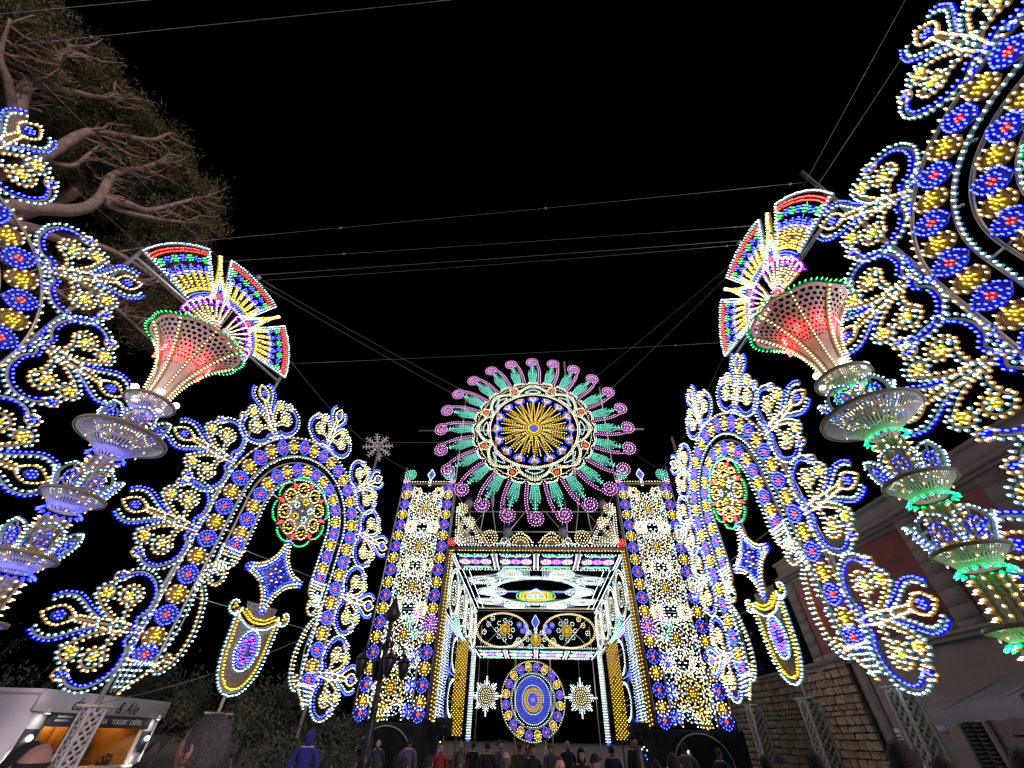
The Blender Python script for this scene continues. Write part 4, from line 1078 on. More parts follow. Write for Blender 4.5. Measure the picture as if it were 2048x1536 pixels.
# --- black ballast blocks under the towers, loudspeakers
for s, lb in ((-1, 'black cloth-covered block with a pale hoop under the left light tower'), (1, 'black cloth-covered block with a pale hoop under the right light tower')):
    t = thing('ballast_block', lb, 'ballast block', GT @ Matrix.Translation((6.5*s, .6, 0)), 'cloth-covered blocks under the towers')
    me = bpy.data.meshes.new('cloth'); bm = bmesh.new(); bmesh.ops.create_grid(bm, x_segments=30, y_segments=16, size=1)
    bm.free(); g = Geo(); nx, nz = 34, 16; vs = []; ring_ = []
    for j in range(nz+1):
        z = 2.12*j/nz
        for i in range(4*nx):
            e = i//nx; f_ = (i % nx)/nx; x, y = [(-1.85+3.7*f_, -.6), (1.85, -.6+2.2*f_), (1.85-3.7*f_, 1.6), (-1.85, 1.6-2.2*f_)][e]
            w = .03*math.sin(i*.9+j*.2)+.02*math.sin(i*2.3+1)-.01*j/nz; nxn, nyn = [(0,-1),(1,0),(0,1),(-1,0)][e]; vs.append((x+nxn*w, y+nyn*w, z))
    Nn = 4*nx; g.add(vs, [(j*Nn+i, j*Nn+(i+1) % Nn, (j+1)*Nn+(i+1) % Nn, (j+1)*Nn+i) for j in range(nz) for i in range(Nn)]+[tuple(nz*Nn+i for i in range(Nn))], M['black']); link('cloth', g.mesh('cloth'), t)
    g = Geo(); g.path([(1.15*math.cos(R(a)), -.68, 1.0+1.0*math.sin(R(a))) for a in range(-60, 241, 10)], .028, M['net'], 6); link('hoop', g.mesh('hoop'), t)
for x, lb in ((-4.05, 'black box loudspeaker at the left foot of the gateway'), (4.1, 'black box loudspeaker at the right foot of the gateway')):
    t = thing('loudspeaker', lb, 'loudspeaker', GT @ Matrix.Translation((x, -.3, 0)), 'loudspeakers flanking the gateway')
    g = Geo(); g.box((-.34, -.2, 1.72), (.34, .3, 2.3), M['black']); g.tube((0, -.21, 2.0), (0, -.19, 2.0), .2, M['iron'], n=20); link('cabinet', g.mesh('cabinet'), t)
    g = Geo(); g.tube((0, .05, 0), (0, .05, 1.72), .035, M['iron']); g.tube((.5, .05, 0), (0, .05, .8), .02, M['iron']); g.tube((-.5, .05, 0), (0, .05, .8), .02, M['iron']); link('stand', g.mesh('stand'), t)
    D = Design('far'); D.dots([(0,1.55),(.1,1.45),(-.1,1.48)], 'w'); D.dots([(0,1.3),(.05,1.2)], 'b'); b_ = D.meshes('lamp')[1]; link('pilot_lamps', b_, t, Matrix.Translation((0, -.25, 0)))
# ------------------------------------------------------------------ ground
def stone_mat(name, c1, c2, c3, scale=2.0, bump=.5):
    m = bpy.data.materials.new(name); m.use_nodes = True; n = m.node_tree.nodes; l = m.node_tree.links; b = n['Principled BSDF']; b.inputs['Roughness'].default_value = .85
    tc = n.new('ShaderNodeTexCoord'); a = n.new('ShaderNodeTexNoise'); a.inputs['Scale'].default_value = scale; a.inputs['Detail'].default_value = 8; a.inputs['Roughness'].default_value = .7
    v = n.new('ShaderNodeTexNoise'); v.inputs['Scale'].default_value = scale*9; v.inputs['Detail'].default_value = 4
    oi = n.new('ShaderNodeObjectInfo')
    r = n.new('ShaderNodeValToRGB'); e = r.color_ramp.elements; e[0].position = .3; e[0].color = (*c1, 1); e[1].position = .7; e[1].color = (*c3, 1); x = e.new(.5); x.color = (*c2, 1)
    ad = n.new('ShaderNodeMath'); ad.operation = 'MULTIPLY_ADD'; ad.inputs[1].default_value = .25; sb = n.new('ShaderNodeMath'); sb.operation = 'SUBTRACT'; sb.inputs[1].default_value = .12
    l.new(tc.outputs['Object'], a.inputs['Vector']); l.new(tc.outputs['Object'], v.inputs['Vector'])
    l.new(oi.outputs['Random'], ad.inputs[0]); l.new(a.outputs['Fac'], ad.inputs[2]); l.new(ad.outputs[0], sb.inputs[0]); l.new(sb.outputs[0], r.inputs['Fac']); l.new(r.outputs['Color'], b.inputs['Base Color'])
    bp = n.new('ShaderNodeBump'); bp.inputs['Strength'].default_value = bump; bp.inputs['Distance'].default_value = .03; l.new(v.outputs['Fac'], bp.inputs['Height']); l.new(bp.outputs['Normal'], b.inputs['Normal'])
    return m
M['paving'] = stone_mat('limestone_paving', (.10,.09,.08), (.16,.15,.13), (.22,.20,.18), 1.2, .3)
g = Geo(); g.box((-400, -60, -.5), (400, 600, 0), M['paving']); tag(link('ground', g.mesh('ground')), kind='structure')

# ------------------------------------------------------------------ old stone house on the right
M['plaster'] = stone_mat('grey_mauve_plaster', (.24,.185,.175), (.34,.27,.265), (.41,.34,.33), .55, .35)
M['redp'] = stone_mat('faded_red_plaster', (.36,.10,.09), (.46,.18,.16), (.50,.29,.26), .6, .4)
M['ashlar'] = stone_mat('pale_ashlar', (.23,.19,.18), (.30,.255,.24), (.36,.315,.295), .9, .5)
M['rubble'] = stone_mat('ochre_rubble', (.24,.165,.10), (.38,.29,.20), (.48,.40,.31), 1.3, .9)
M['mortar'] = stone_mat('dark_mortar', (.12,.095,.065), (.17,.135,.095), (.21,.17,.13), 3, .5)
M['slate'] = mat('dark_slate_door', (.03,.04,.04), .5, 0, .3, 3)
HX = 13.0
Hs = thing('stone_house', 'old stone house with faded red upper panels, behind the right arch', 'house', Matrix.Translation((HX, 12, 0)))
def hpart(name, boxes, m, parent=None):
    g = Geo()
    for a, b in boxes: g.box((a[0], a[1]-12, a[2]), (b[0], b[1]-12, b[2]), M[m] if isinstance(m, str) else m)
    return link(name, g.mesh(name), parent or Hs)
hpart('wall', [((0,-6,0),(8,19.9,4.05)), ((.10,-6,4.05),(8,19.9,8.1))], 'plaster')
hpart('string_course', [((-.10,-6,4.05),(.10,19.95,4.17)), ((-.16,-6,4.17),(.10,20.0,4.26))], 'ashlar')
hpart('cornice', [((-.08,-6,7.38),(.1,19.95,7.48)), ((-.22,-6,7.48),(.1,20.05,7.60)), ((-.05,-6,7.60),(.1,19.92,8.12)), ((-.12,-6,8.12),(.3,20.0,8.22))], 'ashlar')
for y0, y1 in ((12.85,19.25), (9.85,12.0), (4.0,9.0)): hpart('red_panel', [((.04,y0,4.5),(.10,y1,7.2))], 'redp')
for y0, y1 in ((19.25,19.92), (12.05,12.85), (9.05,9.8), (3.2,4.0)):
    p = hpart('pilaster', [((-.02,y0,4.262),(.099,y1,4.45))], 'ashlar')
    z = 4.46
    while z < 7.3:
        h = random.uniform(.34, .5); z1 = min(z+h, 7.375)
        hpart('ashlar_block', [((-.02+random.uniform(-.004,.004), y0+.01, z+.004), (.099, y1-.01, z1-.004))], 'ashlar', p); z = z1
hpart('panel_border', [((.02,12.85,4.27),(.098,19.25,4.49)), ((.02,12.85,7.21),(.098,19.25,7.378)), ((.02,9.8,4.27),(.098,12.05,4.49)), ((.02,9.8,7.21),(.098,12.05,7.378))], 'ashlar')
hpart('quoin_strip', [((-.05,17.25,0),(0,17.75,4.04))], 'ashlar')
d = hpart('door', [((-.02,13.86,0),(-.001,14.58,2.28))], 'slate')
hpart('louvre_leaf', [((-.05,13.90+.36*k,.1+.09*j),(-.02,13.90+.36*k+.3,.1+.09*j+.06)) for k in (0, 1) for j in range(24)], 'slate', d)
hpart('door_surround', [((-.07,13.68,0),(0,13.85,2.42)), ((-.07,14.59,0),(0,14.76,2.42)), ((-.07,13.85,2.29),(0,14.59,2.42))], 'ashlar')
hpart('graffiti', [((-.004,12.9,1.98),(0,13.25,2.02)), ((-.004,12.86,1.98),(0,12.90,2.1)), ((-.004,12.55,1.72),(0,12.95,1.76)), ((-.004,12.98,1.72),(0,13.02,1.86))], 'black')
o = hpart('paper_notice', [((-.012,16.95,1.72),(0,17.5,2.2))], 'white', None); o['label'] = 'white paper notice with dark lines'
hpart('printed_line', [((-.016,17.05+.0,1.78+.09*k),(-.0121,17.4-.06*(k % 2),1.81+.09*k)) for k in range(4)], 'iron', o)
o = hpart('paper_notice', [((-.012,15.12,2.05),(0,15.5,2.25))], mat('lilac_paper', (.5,.48,.68), .6), None); o['label'] = 'small lilac paper by the door'
g = Geo(); g.tube((-.06, 17.9-12, .4), (-.06, 17.9-12, 4.0), .035, M['iron']); link('drainpipe', g.mesh('drainpipe'), Hs)
# terrace wall of rough stones in front of and beyond the house
Tw = thing('terrace_wall', 'rough ochre stone wall running on beyond the old house', 'stone wall', Matrix.Translation((HX-.12, 17.9, 0)))
g = Geo(); g.box((.03, 0, 0), (1.2, 10.6, 4.15), M['mortar']); link('core', g.mesh('core'), Tw)
rocks = []
for k in range(9):
    bm = bmesh.new(); bmesh.ops.create_cube(bm, size=1); bmesh.ops.subdivide_edges(bm, edges=bm.edges[:], cuts=1, use_grid_fill=True)
    for v in bm.verts:
        q = v.co; mx = sum(abs(c) > .4 for c in q)
        if mx > 1: v.co = q*random.uniform(.84, .99)
        v.co += Vector((random.uniform(-.10,.06), random.uniform(-.05,.05), random.uniform(-.07,.07)))
    me = bpy.data.meshes.new('stone'); bm.to_mesh(me); bm.free(); me.materials.append(M['rubble']); rocks.append(me)
z = .75; cnt = 0; far = Geo()
while z < 4.12:
    h = min(random.uniform(.15, .29), 4.15-z); y = 0.02
    while y < 10.5:
        w = min(random.uniform(.22, .62), 10.6-y)
        hh = h*random.uniform(.86, 1.0)
        if y < 6.2 and cnt < 298:
            o = link('stone', random.choice(rocks), Tw); o.location = (.02+random.uniform(-.025,.025), y+w/2, z+hh/2); o.scale = (.16, w-random.uniform(.012,.03), hh-.012); cnt += 1
        else:
            me = random.choice(rocks); V = np.array([v.co[:] for v in me.vertices])*[.16, w-.02, hh-.012]+[.02, y+w/2, z+hh/2]; far.add(V, [tuple(p.vertices) for p in me.polygons], M['rubble'])
        y += w
    z += h
link('stone_rubble', far.mesh('stone_rubble'), Tw, kind='stuff')
g = Geo()
z = .05
while z < .88:
    for i in range(18): g.box((-.05, i*.58+.02, z), (.04, i*.58+.56, z+.25), M['rubble'])
    z += .28
g.box((-.08, -.05, 4.15), (1.25, 10.65, 4.28), M['ashlar']); link('coping', g.mesh('coping'), Tw)

# ------------------------------------------------------------------ lamp on the terrace wall
t = thing('wall_lantern', 'dark iron lantern on a short post on top of the stone wall', 'lantern', Matrix.Translation((13.1, 24.3, 4.28)))
g = Geo(); g.path([(0,0,0),(0,0,.35),(0,0,.55)], [.09,.07,.12], M['iron'], 8); link('post', g.mesh('post'), t)
g = Geo()
for k in range(6):
    a = 2*PI*k/6; g.tube((.16*math.cos(a), .16*math.sin(a), .55), (.30*math.cos(a), .30*math.sin(a), 1.35), .022, M['iron'], n=5); b_ = 2*PI*(k+1)/6
    for r, z in ((.16,.55),(.30,1.35),(.24,1.0)): g.tube((r*math.cos(a), r*math.sin(a), z), (r*math.cos(b_), r*math.sin(b_), z), .016, M['iron'], n=5)
    g.tube((.30*math.cos(a), .30*math.sin(a), 1.35), (.06*math.cos(a), .06*math.sin(a), 1.75), .02, M['iron'], n=5)
link('cage', g.mesh('cage'), t)
g = Geo(); g.ball((0,0,1.83), .09, M['frame'], 10, 7); link('finial_ball', g.mesh('finial_ball', True), t)
g = Geo()
for k in range(90):
    a = random.uniform(0, 6.28); r = random.uniform(.1, .42); z = random.uniform(.15, .6); p = Vector((r*math.cos(a), r*math.sin(a), z)); q = p+Vector((random.uniform(-.12,.12), random.uniform(-.12,.12), random.uniform(-.1,.12)))
    g.add([tuple(p), tuple(q), tuple((p+q)/2+Vector((0,.04,.05)))], [(0,1,2)], M['iron'])
link('iron_leaves', g.mesh('iron_leaves'), t, kind='stuff')

# ------------------------------------------------------------------ iron lamppost before the left tower
t = thing('lamppost', 'dark ornate lamppost with clustered lanterns before the left light tower', 'lamppost', Matrix.Translation((-3.42, 13.6, 0)))
g = Geo(); g.lathe([(.34,0),(.34,.12),(.24,.2),(.22,.6),(.28,.68),(.20,.76),(.15,1.15),(.19,1.25),(.10,1.35),(.085,2.2),(.10,2.25),(.075,2.3),(.06,4.3),(.09,4.36),(.03,4.6),(.001,4.85)], M['iron'], 16); link('column', g.mesh('column', True), t)
for k in range(4):
    a = PI/2*k+.5; c, s = math.cos(a), math.sin(a)
    g = Geo(); g.path([(c*.05,s*.05,3.55),(c*.25,s*.25,3.75),(c*.5,s*.5,3.62),(c*.6,s*.6,3.3)], [.03,.026,.024,.03], M['iron'], 6); br = link('arm', g.mesh('arm'), t)
    g = Geo(); g.lathe([(.02,3.30),(.15,3.28),(.17,3.22),(.09,2.92),(.04,2.86),(.001,2.82)], M['iron'], 6, (c*.6, s*.6, 0)); g.lathe([(.21,3.27),(.10,3.37),(.03,3.42),(.001,3.5)], M['iron'], 8, (c*.6, s*.6, 0)); link('lantern', g.mesh('lantern'), br)
g = Geo(); g.lathe([(.05,4.2),(.19,4.3),(.24,4.42),(.10,4.72),(.001,4.95)], M['iron'], 8); link('top_cap', g.mesh('top_cap'), t)

# ------------------------------------------------------------------ snack kiosk
K = thing('snack_kiosk', 'white snack kiosk with a glowing orange hatch and lettered fascia, lower left', 'kiosk', Matrix.Translation((-10.4, 11.5, 0)))
M['kwhite'] = mat('kiosk_white', (.60,.59,.63), .5, 0, .06, 2)
M['kwood'] = mat('honey_wood', (.42,.20,.045), .5, 0, .25, 3)
M['chalk'] = mat('chalkboard', (.035,.035,.05), .7, 0, .3, 4)
def kp(name, boxes, m, parent=None):
    g = Geo()
    for a, b in boxes: g.box(a, b, m)
    return link(name, g.mesh(name), parent or K)
kp('wall', [((-2.6,.0,0),(-.02,.08,2.25)), ((-2.6,4.32,0),(-.02,4.4,2.25)), ((-2.6,.08,0),(-2.5,4.32,2.25)), ((-.10,.08,0),(-.02,.55,1.98)), ((-.10,3.85,0),(-.02,4.32,1.98)), ((-.10,.55,0),(-.02,3.85,.9))], M['kwhite'])
kp('roof', [((-2.7,-.06,2.25),(.0,4.46,2.34))], M['kwhite'])
kp('fascia', [((-.02,-.05,1.95),(.06,4.45,2.33))], M['kwhite'])
mb = kp('menu_strip', [((.0,.5,1.70),(.05,3.95,1.945))], M['chalk'])
kp('interior', [((-2.49,.1,.9),(-2.44,4.3,2.2)), ((-2.44,.1,.9),(-.12,.14,2.2)), ((-2.44,4.26,.9),(-.12,4.3,2.2)), ((-2.44,.14,2.16),(-.12,4.26,2.2)), ((-2.3,2.3,.9),(-1.6,3.1,1.75)), ((-2.3,.4,1.2),(-2.0,2.0,1.25)), ((-2.3,.4,1.5),(-2.0,2.0,1.54))], M['kwood'])
kp('counter', [((-.6,.5,.88),(.18,3.9,.95))], M['kwhite'])
kp('shelf_goods', [((-2.25,.5+.13*i,1.25),(-2.1,.58+.13*i,1.25+random.uniform(.08,.2))) for i in range(11)]+[((-2.25,.5+.16*i,1.54),(-2.1,.6+.16*i,1.54+random.uniform(.08,.2))) for i in range(9)], M['brown'])
pk = kp('cupboard', [((-1.5,2.2+.42*k,.9),(-1.46,2.58+.42*k,1.95)) for k in range(4)], M['kwood'])
jm_ = mat('dark_glass_jar', (.09,.03,.02), .25)
for y_ in (.7,.91,1.12,1.33,1.54,3.3,3.43,3.56): kp('counter_jar', [((-.45,y_,.95),(-.35,y_+.09,.95+random.uniform(.10,.28)))], jm_)
kp('price_card', [((-.2,.85,1.0),(-.19,1.15,1.2))], M['white'])
kp('poster', [((-.02,.12,1.2),(-.005,.5,1.65)), ((-.02,3.9,1.2),(-.005,4.28,1.65))], M['chalk'])
for y in (.9, 2.2, 3.5):
    o = kp('ceiling_lamp', [((-1.4,y-.3,2.12),(-1.1,y+.3,2.155))], shared('klamp', lambda: glow('warm_lamp', (1, .55, .16), 7.0)))
for y in (.28, 4.12):
    g = Geo(); g.lathe([(.03,.1),(.06,0),(.055,.0),(.001,.01)], M['white'], 12, (.12, y, 1.92)); sp = link('spotlight', g.mesh('spotlight'), K)
    g = Geo(); g.lathe([(.05,1.915),(.001,1.912)], shared('spotglow', lambda: glow('spot_lamp', (1, .96, .85), 12)), 12, (.12, y, 0)); link('lens', g.mesh('lens'), sp)
    L = bpy.data.lights.new('spot', 'SPOT'); L.energy = 110; L.color = (1, .95, .82); L.spot_size = R(80); L.shadow_soft_size = .05; lo = bpy.data.objects.new('spot_light', L); COL.objects.link(lo); lo.parent = sp; lo.location = (.14, y, 1.90); lo.rotation_euler = (0, R(-22), 0)
    g = Geo(); g.ball((.06, y, 1.50), .06, shared('bulbglow', lambda: glow('globe_warm', (1, .95, .75), 3)), 10, 7); link('globe_lamp', g.mesh('globe_lamp'), K)
def text(s, size, mtx, m, parent, shear=0.0, name='lettering'):
    c = bpy.data.curves.new('lettering', 'FONT'); c.body = s; c.size = size; c.shear = shear; c.extrude = .004; c.align_x = 'LEFT'; c.align_y = 'CENTER'; c.materials.append(m); c.resolution_u = 4
    tmp = bpy.data.objects.new('tmp', c); COL.objects.link(tmp); me = bpy.data.meshes.new_from_object(tmp.evaluated_get(bpy.context.evaluated_depsgraph_get())); bpy.data.objects.remove(tmp); bpy.data.curves.remove(c)
    return link(name, me, parent, mtx)
TX = lambda y, z, x=.065: Matrix(((0,0,1,x),(1,0,0,y),(0,1,0,z),(0,0,0,1)))
ink = mat('ink_blue', (.02,.02,.06), .6)
text('da', .34, TX(.86, 2.11), ink, K, .4); text('& Ale', .36, TX(2.33, 2.10), ink, K, .4)
wt = mat('chalk_white', (.7,.7,.72), .7)
text('YOGURT', .145, TX(2.42, 1.82, .052), wt, mb, .1); text('CRÊPES', .145, TX(3.1, 1.82, .052), wt, mb, .1); text('SA', .145, TX(2.1, 1.82, .052), wt, mb, .1)
kp('menu_print', [((.05,.68,1.86),(.053,1.1,1.90)), ((.05,.66,1.79),(.053,1.05,1.83)), ((.05,1.3,1.78),(.053,1.6,1.89))], wt, mb)

# ------------------------------------------------------------------ white market tent on the right
M['canvas'] = mat('white_canvas', (.66,.63,.73), .7, 0, .08, 2, .9, bscale=2.2)
Tn = thing('market_tent', 'white canvas market tent with a drooping front edge, lower right', 'tent', Matrix(((-.372,.928,0,10.2),(-.928,-.372,0,12.3),(0,0,1,0),(0,0,0,1))))
g = Geo(); n = 24; WT = 4.4; vs = []
def droop(u): return .02*math.sin(u*5)+.05*math.sin(PI*u/2.2)**2
rowsv = []
for i in range(n+1):
    u = WT*i/n; sag = .10*math.sin(PI*((u % 2.2)/2.2))
    rowsv.append([(u, .0+.03*math.sin(9*u), 2.12+.012*math.sin(7*u)), (u, .02+.02*math.sin(4*u+1), 2.40-sag*.4), (u, .35, 2.56-sag), (u, 1.5, 3.05-.1*abs(u-2.2)), (u, 3.0, 2.4)])
for i, r_ in enumerate(rowsv): vs += r_
g.add(vs, [(i*5+k, (i+1)*5+k, (i+1)*5+k+1, i*5+k+1) for i in range(n) for k in range(4)], M['canvas'])
for i in range(n):
    if i % 12 == 6: g.tube(rowsv[i][1], rowsv[i][3], .012, M['canvas'], n=5); link('canopy', g.mesh('canopy', True), Tn)
for x, y in ((.05,.05),(4.35,.05),(.05,2.95),(4.35,2.95)): g = Geo(); g.tube((x, y, 0), (x, y, 2.35), .025, M['steel']); link('leg', g.mesh('leg'), Tn)

# ------------------------------------------------------------------ umbrella pine
M['bark'] = mat('pine_bark', (.34,.24,.20), .9, 0, .35, 5, .8, bscale=14)
def leafmat(name, a, b):
    m = bpy.data.materials.new(name); m.use_nodes = True; n = m.node_tree.nodes; l = m.node_tree.links; bs = n['Principled BSDF']; bs.inputs['Roughness'].default_value = .7
    tc = n.new('ShaderNodeTexCoord'); nz = n.new('ShaderNodeTexNoise'); nz.inputs['Scale'].default_value = .9; nz.inputs['Detail'].default_value = 4; cr = n.new('ShaderNodeValToRGB'); cr.color_ramp.elements[0].position = .35; cr.color_ramp.elements[1].position = .66
    cr.color_ramp.elements[0].color = (*a, 1); cr.color_ramp.elements[1].color = (*b, 1); l.new(tc.outputs['Object'], nz.inputs['Vector']); l.new(nz.outputs['Fac'], cr.inputs['Fac']); l.new(cr.outputs['Color'], bs.inputs['Base Color']); return m
M['needle'] = leafmat('pine_needles', (.09,.095,.038), (.21,.165,.08))
Pn = thing('pine_tree', 'huge umbrella pine with bare spreading limbs rising over the left arch', 'tree', Matrix.Translation((-16.8, 4.6, 0)))
O = Vector((-16.8, 4.6, 0))
def V3(*p): return [tuple(Vector(q)-O) for q in p]
def catm(P, n=6):
    P = [Vector(p) for p in P]; P = [2*P[0]-P[1]]+P+[2*P[-1]-P[-2]]; out = []
    for i in range(1, len(P)-2):
        p0, p1, p2, p3 = P[i-1:i+3]
        for k in range(n): t = k/n; out.append(.5*((2*p1)+(p2-p0)*t+(2*p0-5*p1+4*p2-p3)*t*t+(3*p1-p0-3*p2+p3)*t**3))
    return out+[P[-2]]
g = Geo(); tk = V3((-16.8,4.6,0),(-16.7,4.5,3),(-16.4,4.6,6.5),(-16.0,4.7,9.5),(-15.8,4.8,11.2)); c = catm(tk); g.path(c, list(np.linspace(.55,.30,len(c))), M['bark'], 12); link('trunk', g.mesh('trunk', True), Pn)
limbs = [([(-15.8,4.8,11),(-15.0,4.2,12.6),(-14.49,3.89,14.22),(-14.63,3.31,15.34),(-14.69,3.03,16.06),(-14.77,2.64,17.73),(-14.78,2.55,18.47)], .24),
 ([(-15.8,4.8,11.2),(-15.2,4.75,13.4),(-14.78,4.67,14.99),(-14.81,4.57,16.59),(-14.77,4.7,17.33),(-14.8,5.52,19.32),(-14.78,5.6,20.3)], .18),
 ([(-15.8,4.8,11),(-15.2,5.4,13),(-14.75,6.2,14.56),(-14.73,6.24,15.65),(-14.86,5.93,16.81),(-14.76,6.17,18.25),(-14.7,6.3,19.6)], .20),
 ([(-14.73,6.24,15.65),(-14.62,6.8,16.4),(-14.56,7.32,17.05),(-14.34,7.76,19.01),(-14.25,7.9,19.6)], .13),
 ([(-14.70,6.36,15.71),(-14.78,6.88,16.07),(-14.41,7.82,17.26),(-14.1,8.6,18.6)], .11),
 ([(-16.1,4.7,9.4),(-15.9,5.8,12.5),(-15.83,6.2,16.1),(-16.14,5.33,17.44),(-16.34,4.69,18.63)], .22),
 ([(-15.85,6.1,13.4),(-15.3,7.0,14.2),(-15.01,7.99,14.97),(-14.5,9.2,15.2),(-13.98,10.2,15.08)], .14),
 ([(-15.85,6.0,12.4),(-15.0,7.6,12.9),(-14.5,9.2,13.1),(-14.03,10.47,12.89)], .11),
 ([(-15.3,5.2,12.4),(-15.04,6.79,13.65),(-14.6,8.6,14.4),(-14.53,9.2,15.02),(-14.2,9.3,16.4)], .13),
 ([(-15.6,5.0,11.6),(-14.9,7.0,12.0),(-14.66,8.61,12.32)], .10),
 ([(-14.6,3.6,14.8),(-14.3,2.8,15.1),(-14.2,2.3,15.3),(-13.9,1.6,16.0)], .10),
 ([(-14.62,4.0,14.6),(-14.75,4.5,14.7),(-14.9,5.2,15.6),(-14.85,5.1,16.6),(-14.9,4.9,18.2)], .09),
 ([(-14.69,3.03,16.06),(-14.6,3.5,17.2),(-14.6,3.9,18.4),(-14.7,3.6,19.2)], .09)]
tips = []
for P, r in limbs:
    c = catm(V3(*P)); g = Geo(); g.path(c, list(np.linspace(r*1.25, r*.30, len(c))), M['bark'], 8)
    for i in range(len(c)//2, len(c), 2):
        tips.append(c[i])
        for k in range(2):
            d = Vector((random.uniform(-.5,.7), random.uniform(-.2,1), random.uniform(0,.9))).normalized(); L = random.uniform(.4, 1.1)
            q = [c[i], c[i]+d*L*.4+Vector((0,0,-.05)), c[i]+d*L*.75+Vector((random.uniform(-.15,.15), random.uniform(-.1,.2), .06)), c[i]+d*L+Vector((random.uniform(-.3,.3), random.uniform(-.1,.3), random.uniform(.15,.45)))]; g.path(q, [r*.16+.012, r*.13+.01, r*.1+.008, .008], M['bark'], 5); tips.append(q[-1])
            for j in range(2):
                e = q[1]+Vector((random.uniform(-.5,.5), random.uniform(-.3,.6), random.uniform(.1,.6))); g.path([q[1], e], [.014, .006], M['bark'], 4); tips.append(e)
    link('limb', g.mesh('limb', True), Pn)
outl = V3((-14.9,1.7,19.1),(-14.73,2.85,19.2),(-14.65,3.21,19.6),(-14.55,3.64,18.9),(-14.81,4.57,20.2),(-14.94,5.73,20.6),(-14.62,6.49,20.6),(-14.23,7.32,20.0),(-14.04,8.66,20.0),(-13.74,9.13,19.4),(-13.78,9.08,18.24),(-14.04,8.66,16.9),(-14.84,8.29,16.5),(-13.88,1.87,16.5),(-13.93,1.44,17.5),(-15.5,3.0,20.4),(-16,5.5,21.3),(-15.6,7.2,21),(-15.2,1,19),(-17.5,4,21),(-17,7.5,20.5))
cent = [Vector(t) for t in tips]
for _ in range(520):
    a_ = Vector(random.choice(tips)); b_ = Vector(random.choice(outl))
    if (a_-b_).length > 3.6: continue
    cent.append(a_.lerp(b_, random.uniform(.25, .96)))
for b_ in outl:
    for _ in range(5): cent.append(Vector(b_)+Vector((random.uniform(-.35,.35), random.uniform(-.45,.1), random.uniform(-.5,.05))))
low = V3((-13.87,9.83,13.31),(-13.8,9.92,14.72),(-14.47,8.92,14.6),(-13.89,10.64,12.8),(-14.8,8.37,15.1),(-14.3,9.6,13.9),(-14.6,8.9,13.0))
for b_ in low:
    for _ in range(9): cent.append(Vector(b_)+Vector((random.uniform(-.4,.4), random.uniform(-.7,.6), random.uniform(-.5,.5))))
C_ = np.array([tuple(c) for c in cent]); NN = 120
C_ = C_+np.array([-.75, .15, .35]); base = np.repeat(C_, NN, 0)+np.random.randn(len(C_)*NN, 3)*np.array([.26,.26,.17])
d = np.random.randn(len(base), 3); d[:,2] = np.abs(d[:,2])*.7+.15; d /= np.linalg.norm(d, axis=1)[:,None]; L = np.random.uniform(.10, .24, len(base))[:,None]
sd = np.cross(d, np.random.randn(len(base), 3)); sd /= np.linalg.norm(sd, axis=1)[:,None]; w = np.random.uniform(.010, .026, len(base))[:,None]
Vv = np.stack([base-sd*w, base+sd*w, base+d*L], 1).reshape(-1, 3)
g = Geo(); g.mi(M['needle']); g.addarr(Vv, np.arange(len(Vv)).reshape(-1, 3), np.zeros(len(base), int)); link('crown', g.mesh('crown'), Pn)

# ------------------------------------------------------------------ dark shrubs behind the left arch
M['twig'] = mat('bare_twigs', (.11,.095,.085), .9, 0, .3, 6)
M['dleaf'] = leafmat('dark_leaves', (.022,.030,.014), (.075,.080,.045))
def shrub(label, loc, h, spread, leaves, seed):
    rnd = random.Random(seed); t = thing('shrub', label, 'shrub', Matrix.Translation(loc), 'dark shrubs behind the left arch'); g = Geo(); ends = []
    def grow(p, d, L, r, lv):
        q = p+d*L; m_ = (p+q)/2+Vector((rnd.uniform(-1,1), rnd.uniform(-1,1), rnd.uniform(-1,1)))*L*.10
        g.path([p, m_, q], [r, r*.85, r*.65], M['twig'], 5 if lv < 2 else 4); 
        if lv >= 2: ends.append((m_, d)); ends.append((q, d))
        if lv >= 4: return
        for _ in range(3 if lv < 2 else 2):
            dd = (d+Vector((rnd.uniform(-1,1)*spread, rnd.uniform(-1,1)*spread, rnd.uniform(-.35,.6)))).normalized(); grow(q, dd, L*rnd.uniform(.55,.85), r*.6, lv+1)
    for k in range(5):
        a = 6.28*k/5+rnd.random(); grow(Vector((.25*math.cos(a), .25*math.sin(a), 0)), Vector((.45*math.cos(a), .45*math.sin(a), 1)).normalized(), h*.30, .05, 0)
    link('stems', g.mesh('stems'), t)
    g = Geo(); vs = []; fs = []
    for p, d in ends:
        for _ in range(leaves):
            c = p+Vector((rnd.gauss(0,.16), rnd.gauss(0,.16), rnd.gauss(0,.16))); a = Vector((rnd.gauss(0,1), rnd.gauss(0,1), rnd.gauss(0,1))).normalized()*rnd.uniform(.05,.10); b = a.orthogonal().normalized()*.028; k = len(vs); vs += [tuple(c-a), tuple(c+b), tuple(c+a), tuple(c-b)]; fs.append((k,k+1,k+2,k+3))
    g.add(vs, fs, M['dleaf']); link('foliage', g.mesh('foliage'), t)
shrub('tangled dark shrub between the kiosk and the shield of the left arch', (-9.3, 18.4, 0), 3.0, .7, 6, 3)
shrub('tangled dark shrub behind the shield pole of the left arch', (-8.6, 18.6, 0), 3.9, .8, 5, 5)
shrub('low leafy dark shrub beside the person in blue', (-6.4, 18.9, 0), 2.5, .9, 9, 8)
shrub('bare dark shrub left of the iron lamppost, against the black block', (-5.9, 15.9, 0), 1.7, .9, 9, 12)
shrub('bare twiggy shrub at the left edge behind the kiosk', (-16.5, 15.5, 0), 4.2, .7, 2, 15)
shrub('dark leafy bush behind the kiosk roof', (-13.4, 20.0, 0), 4.0, .8, 8, 21)

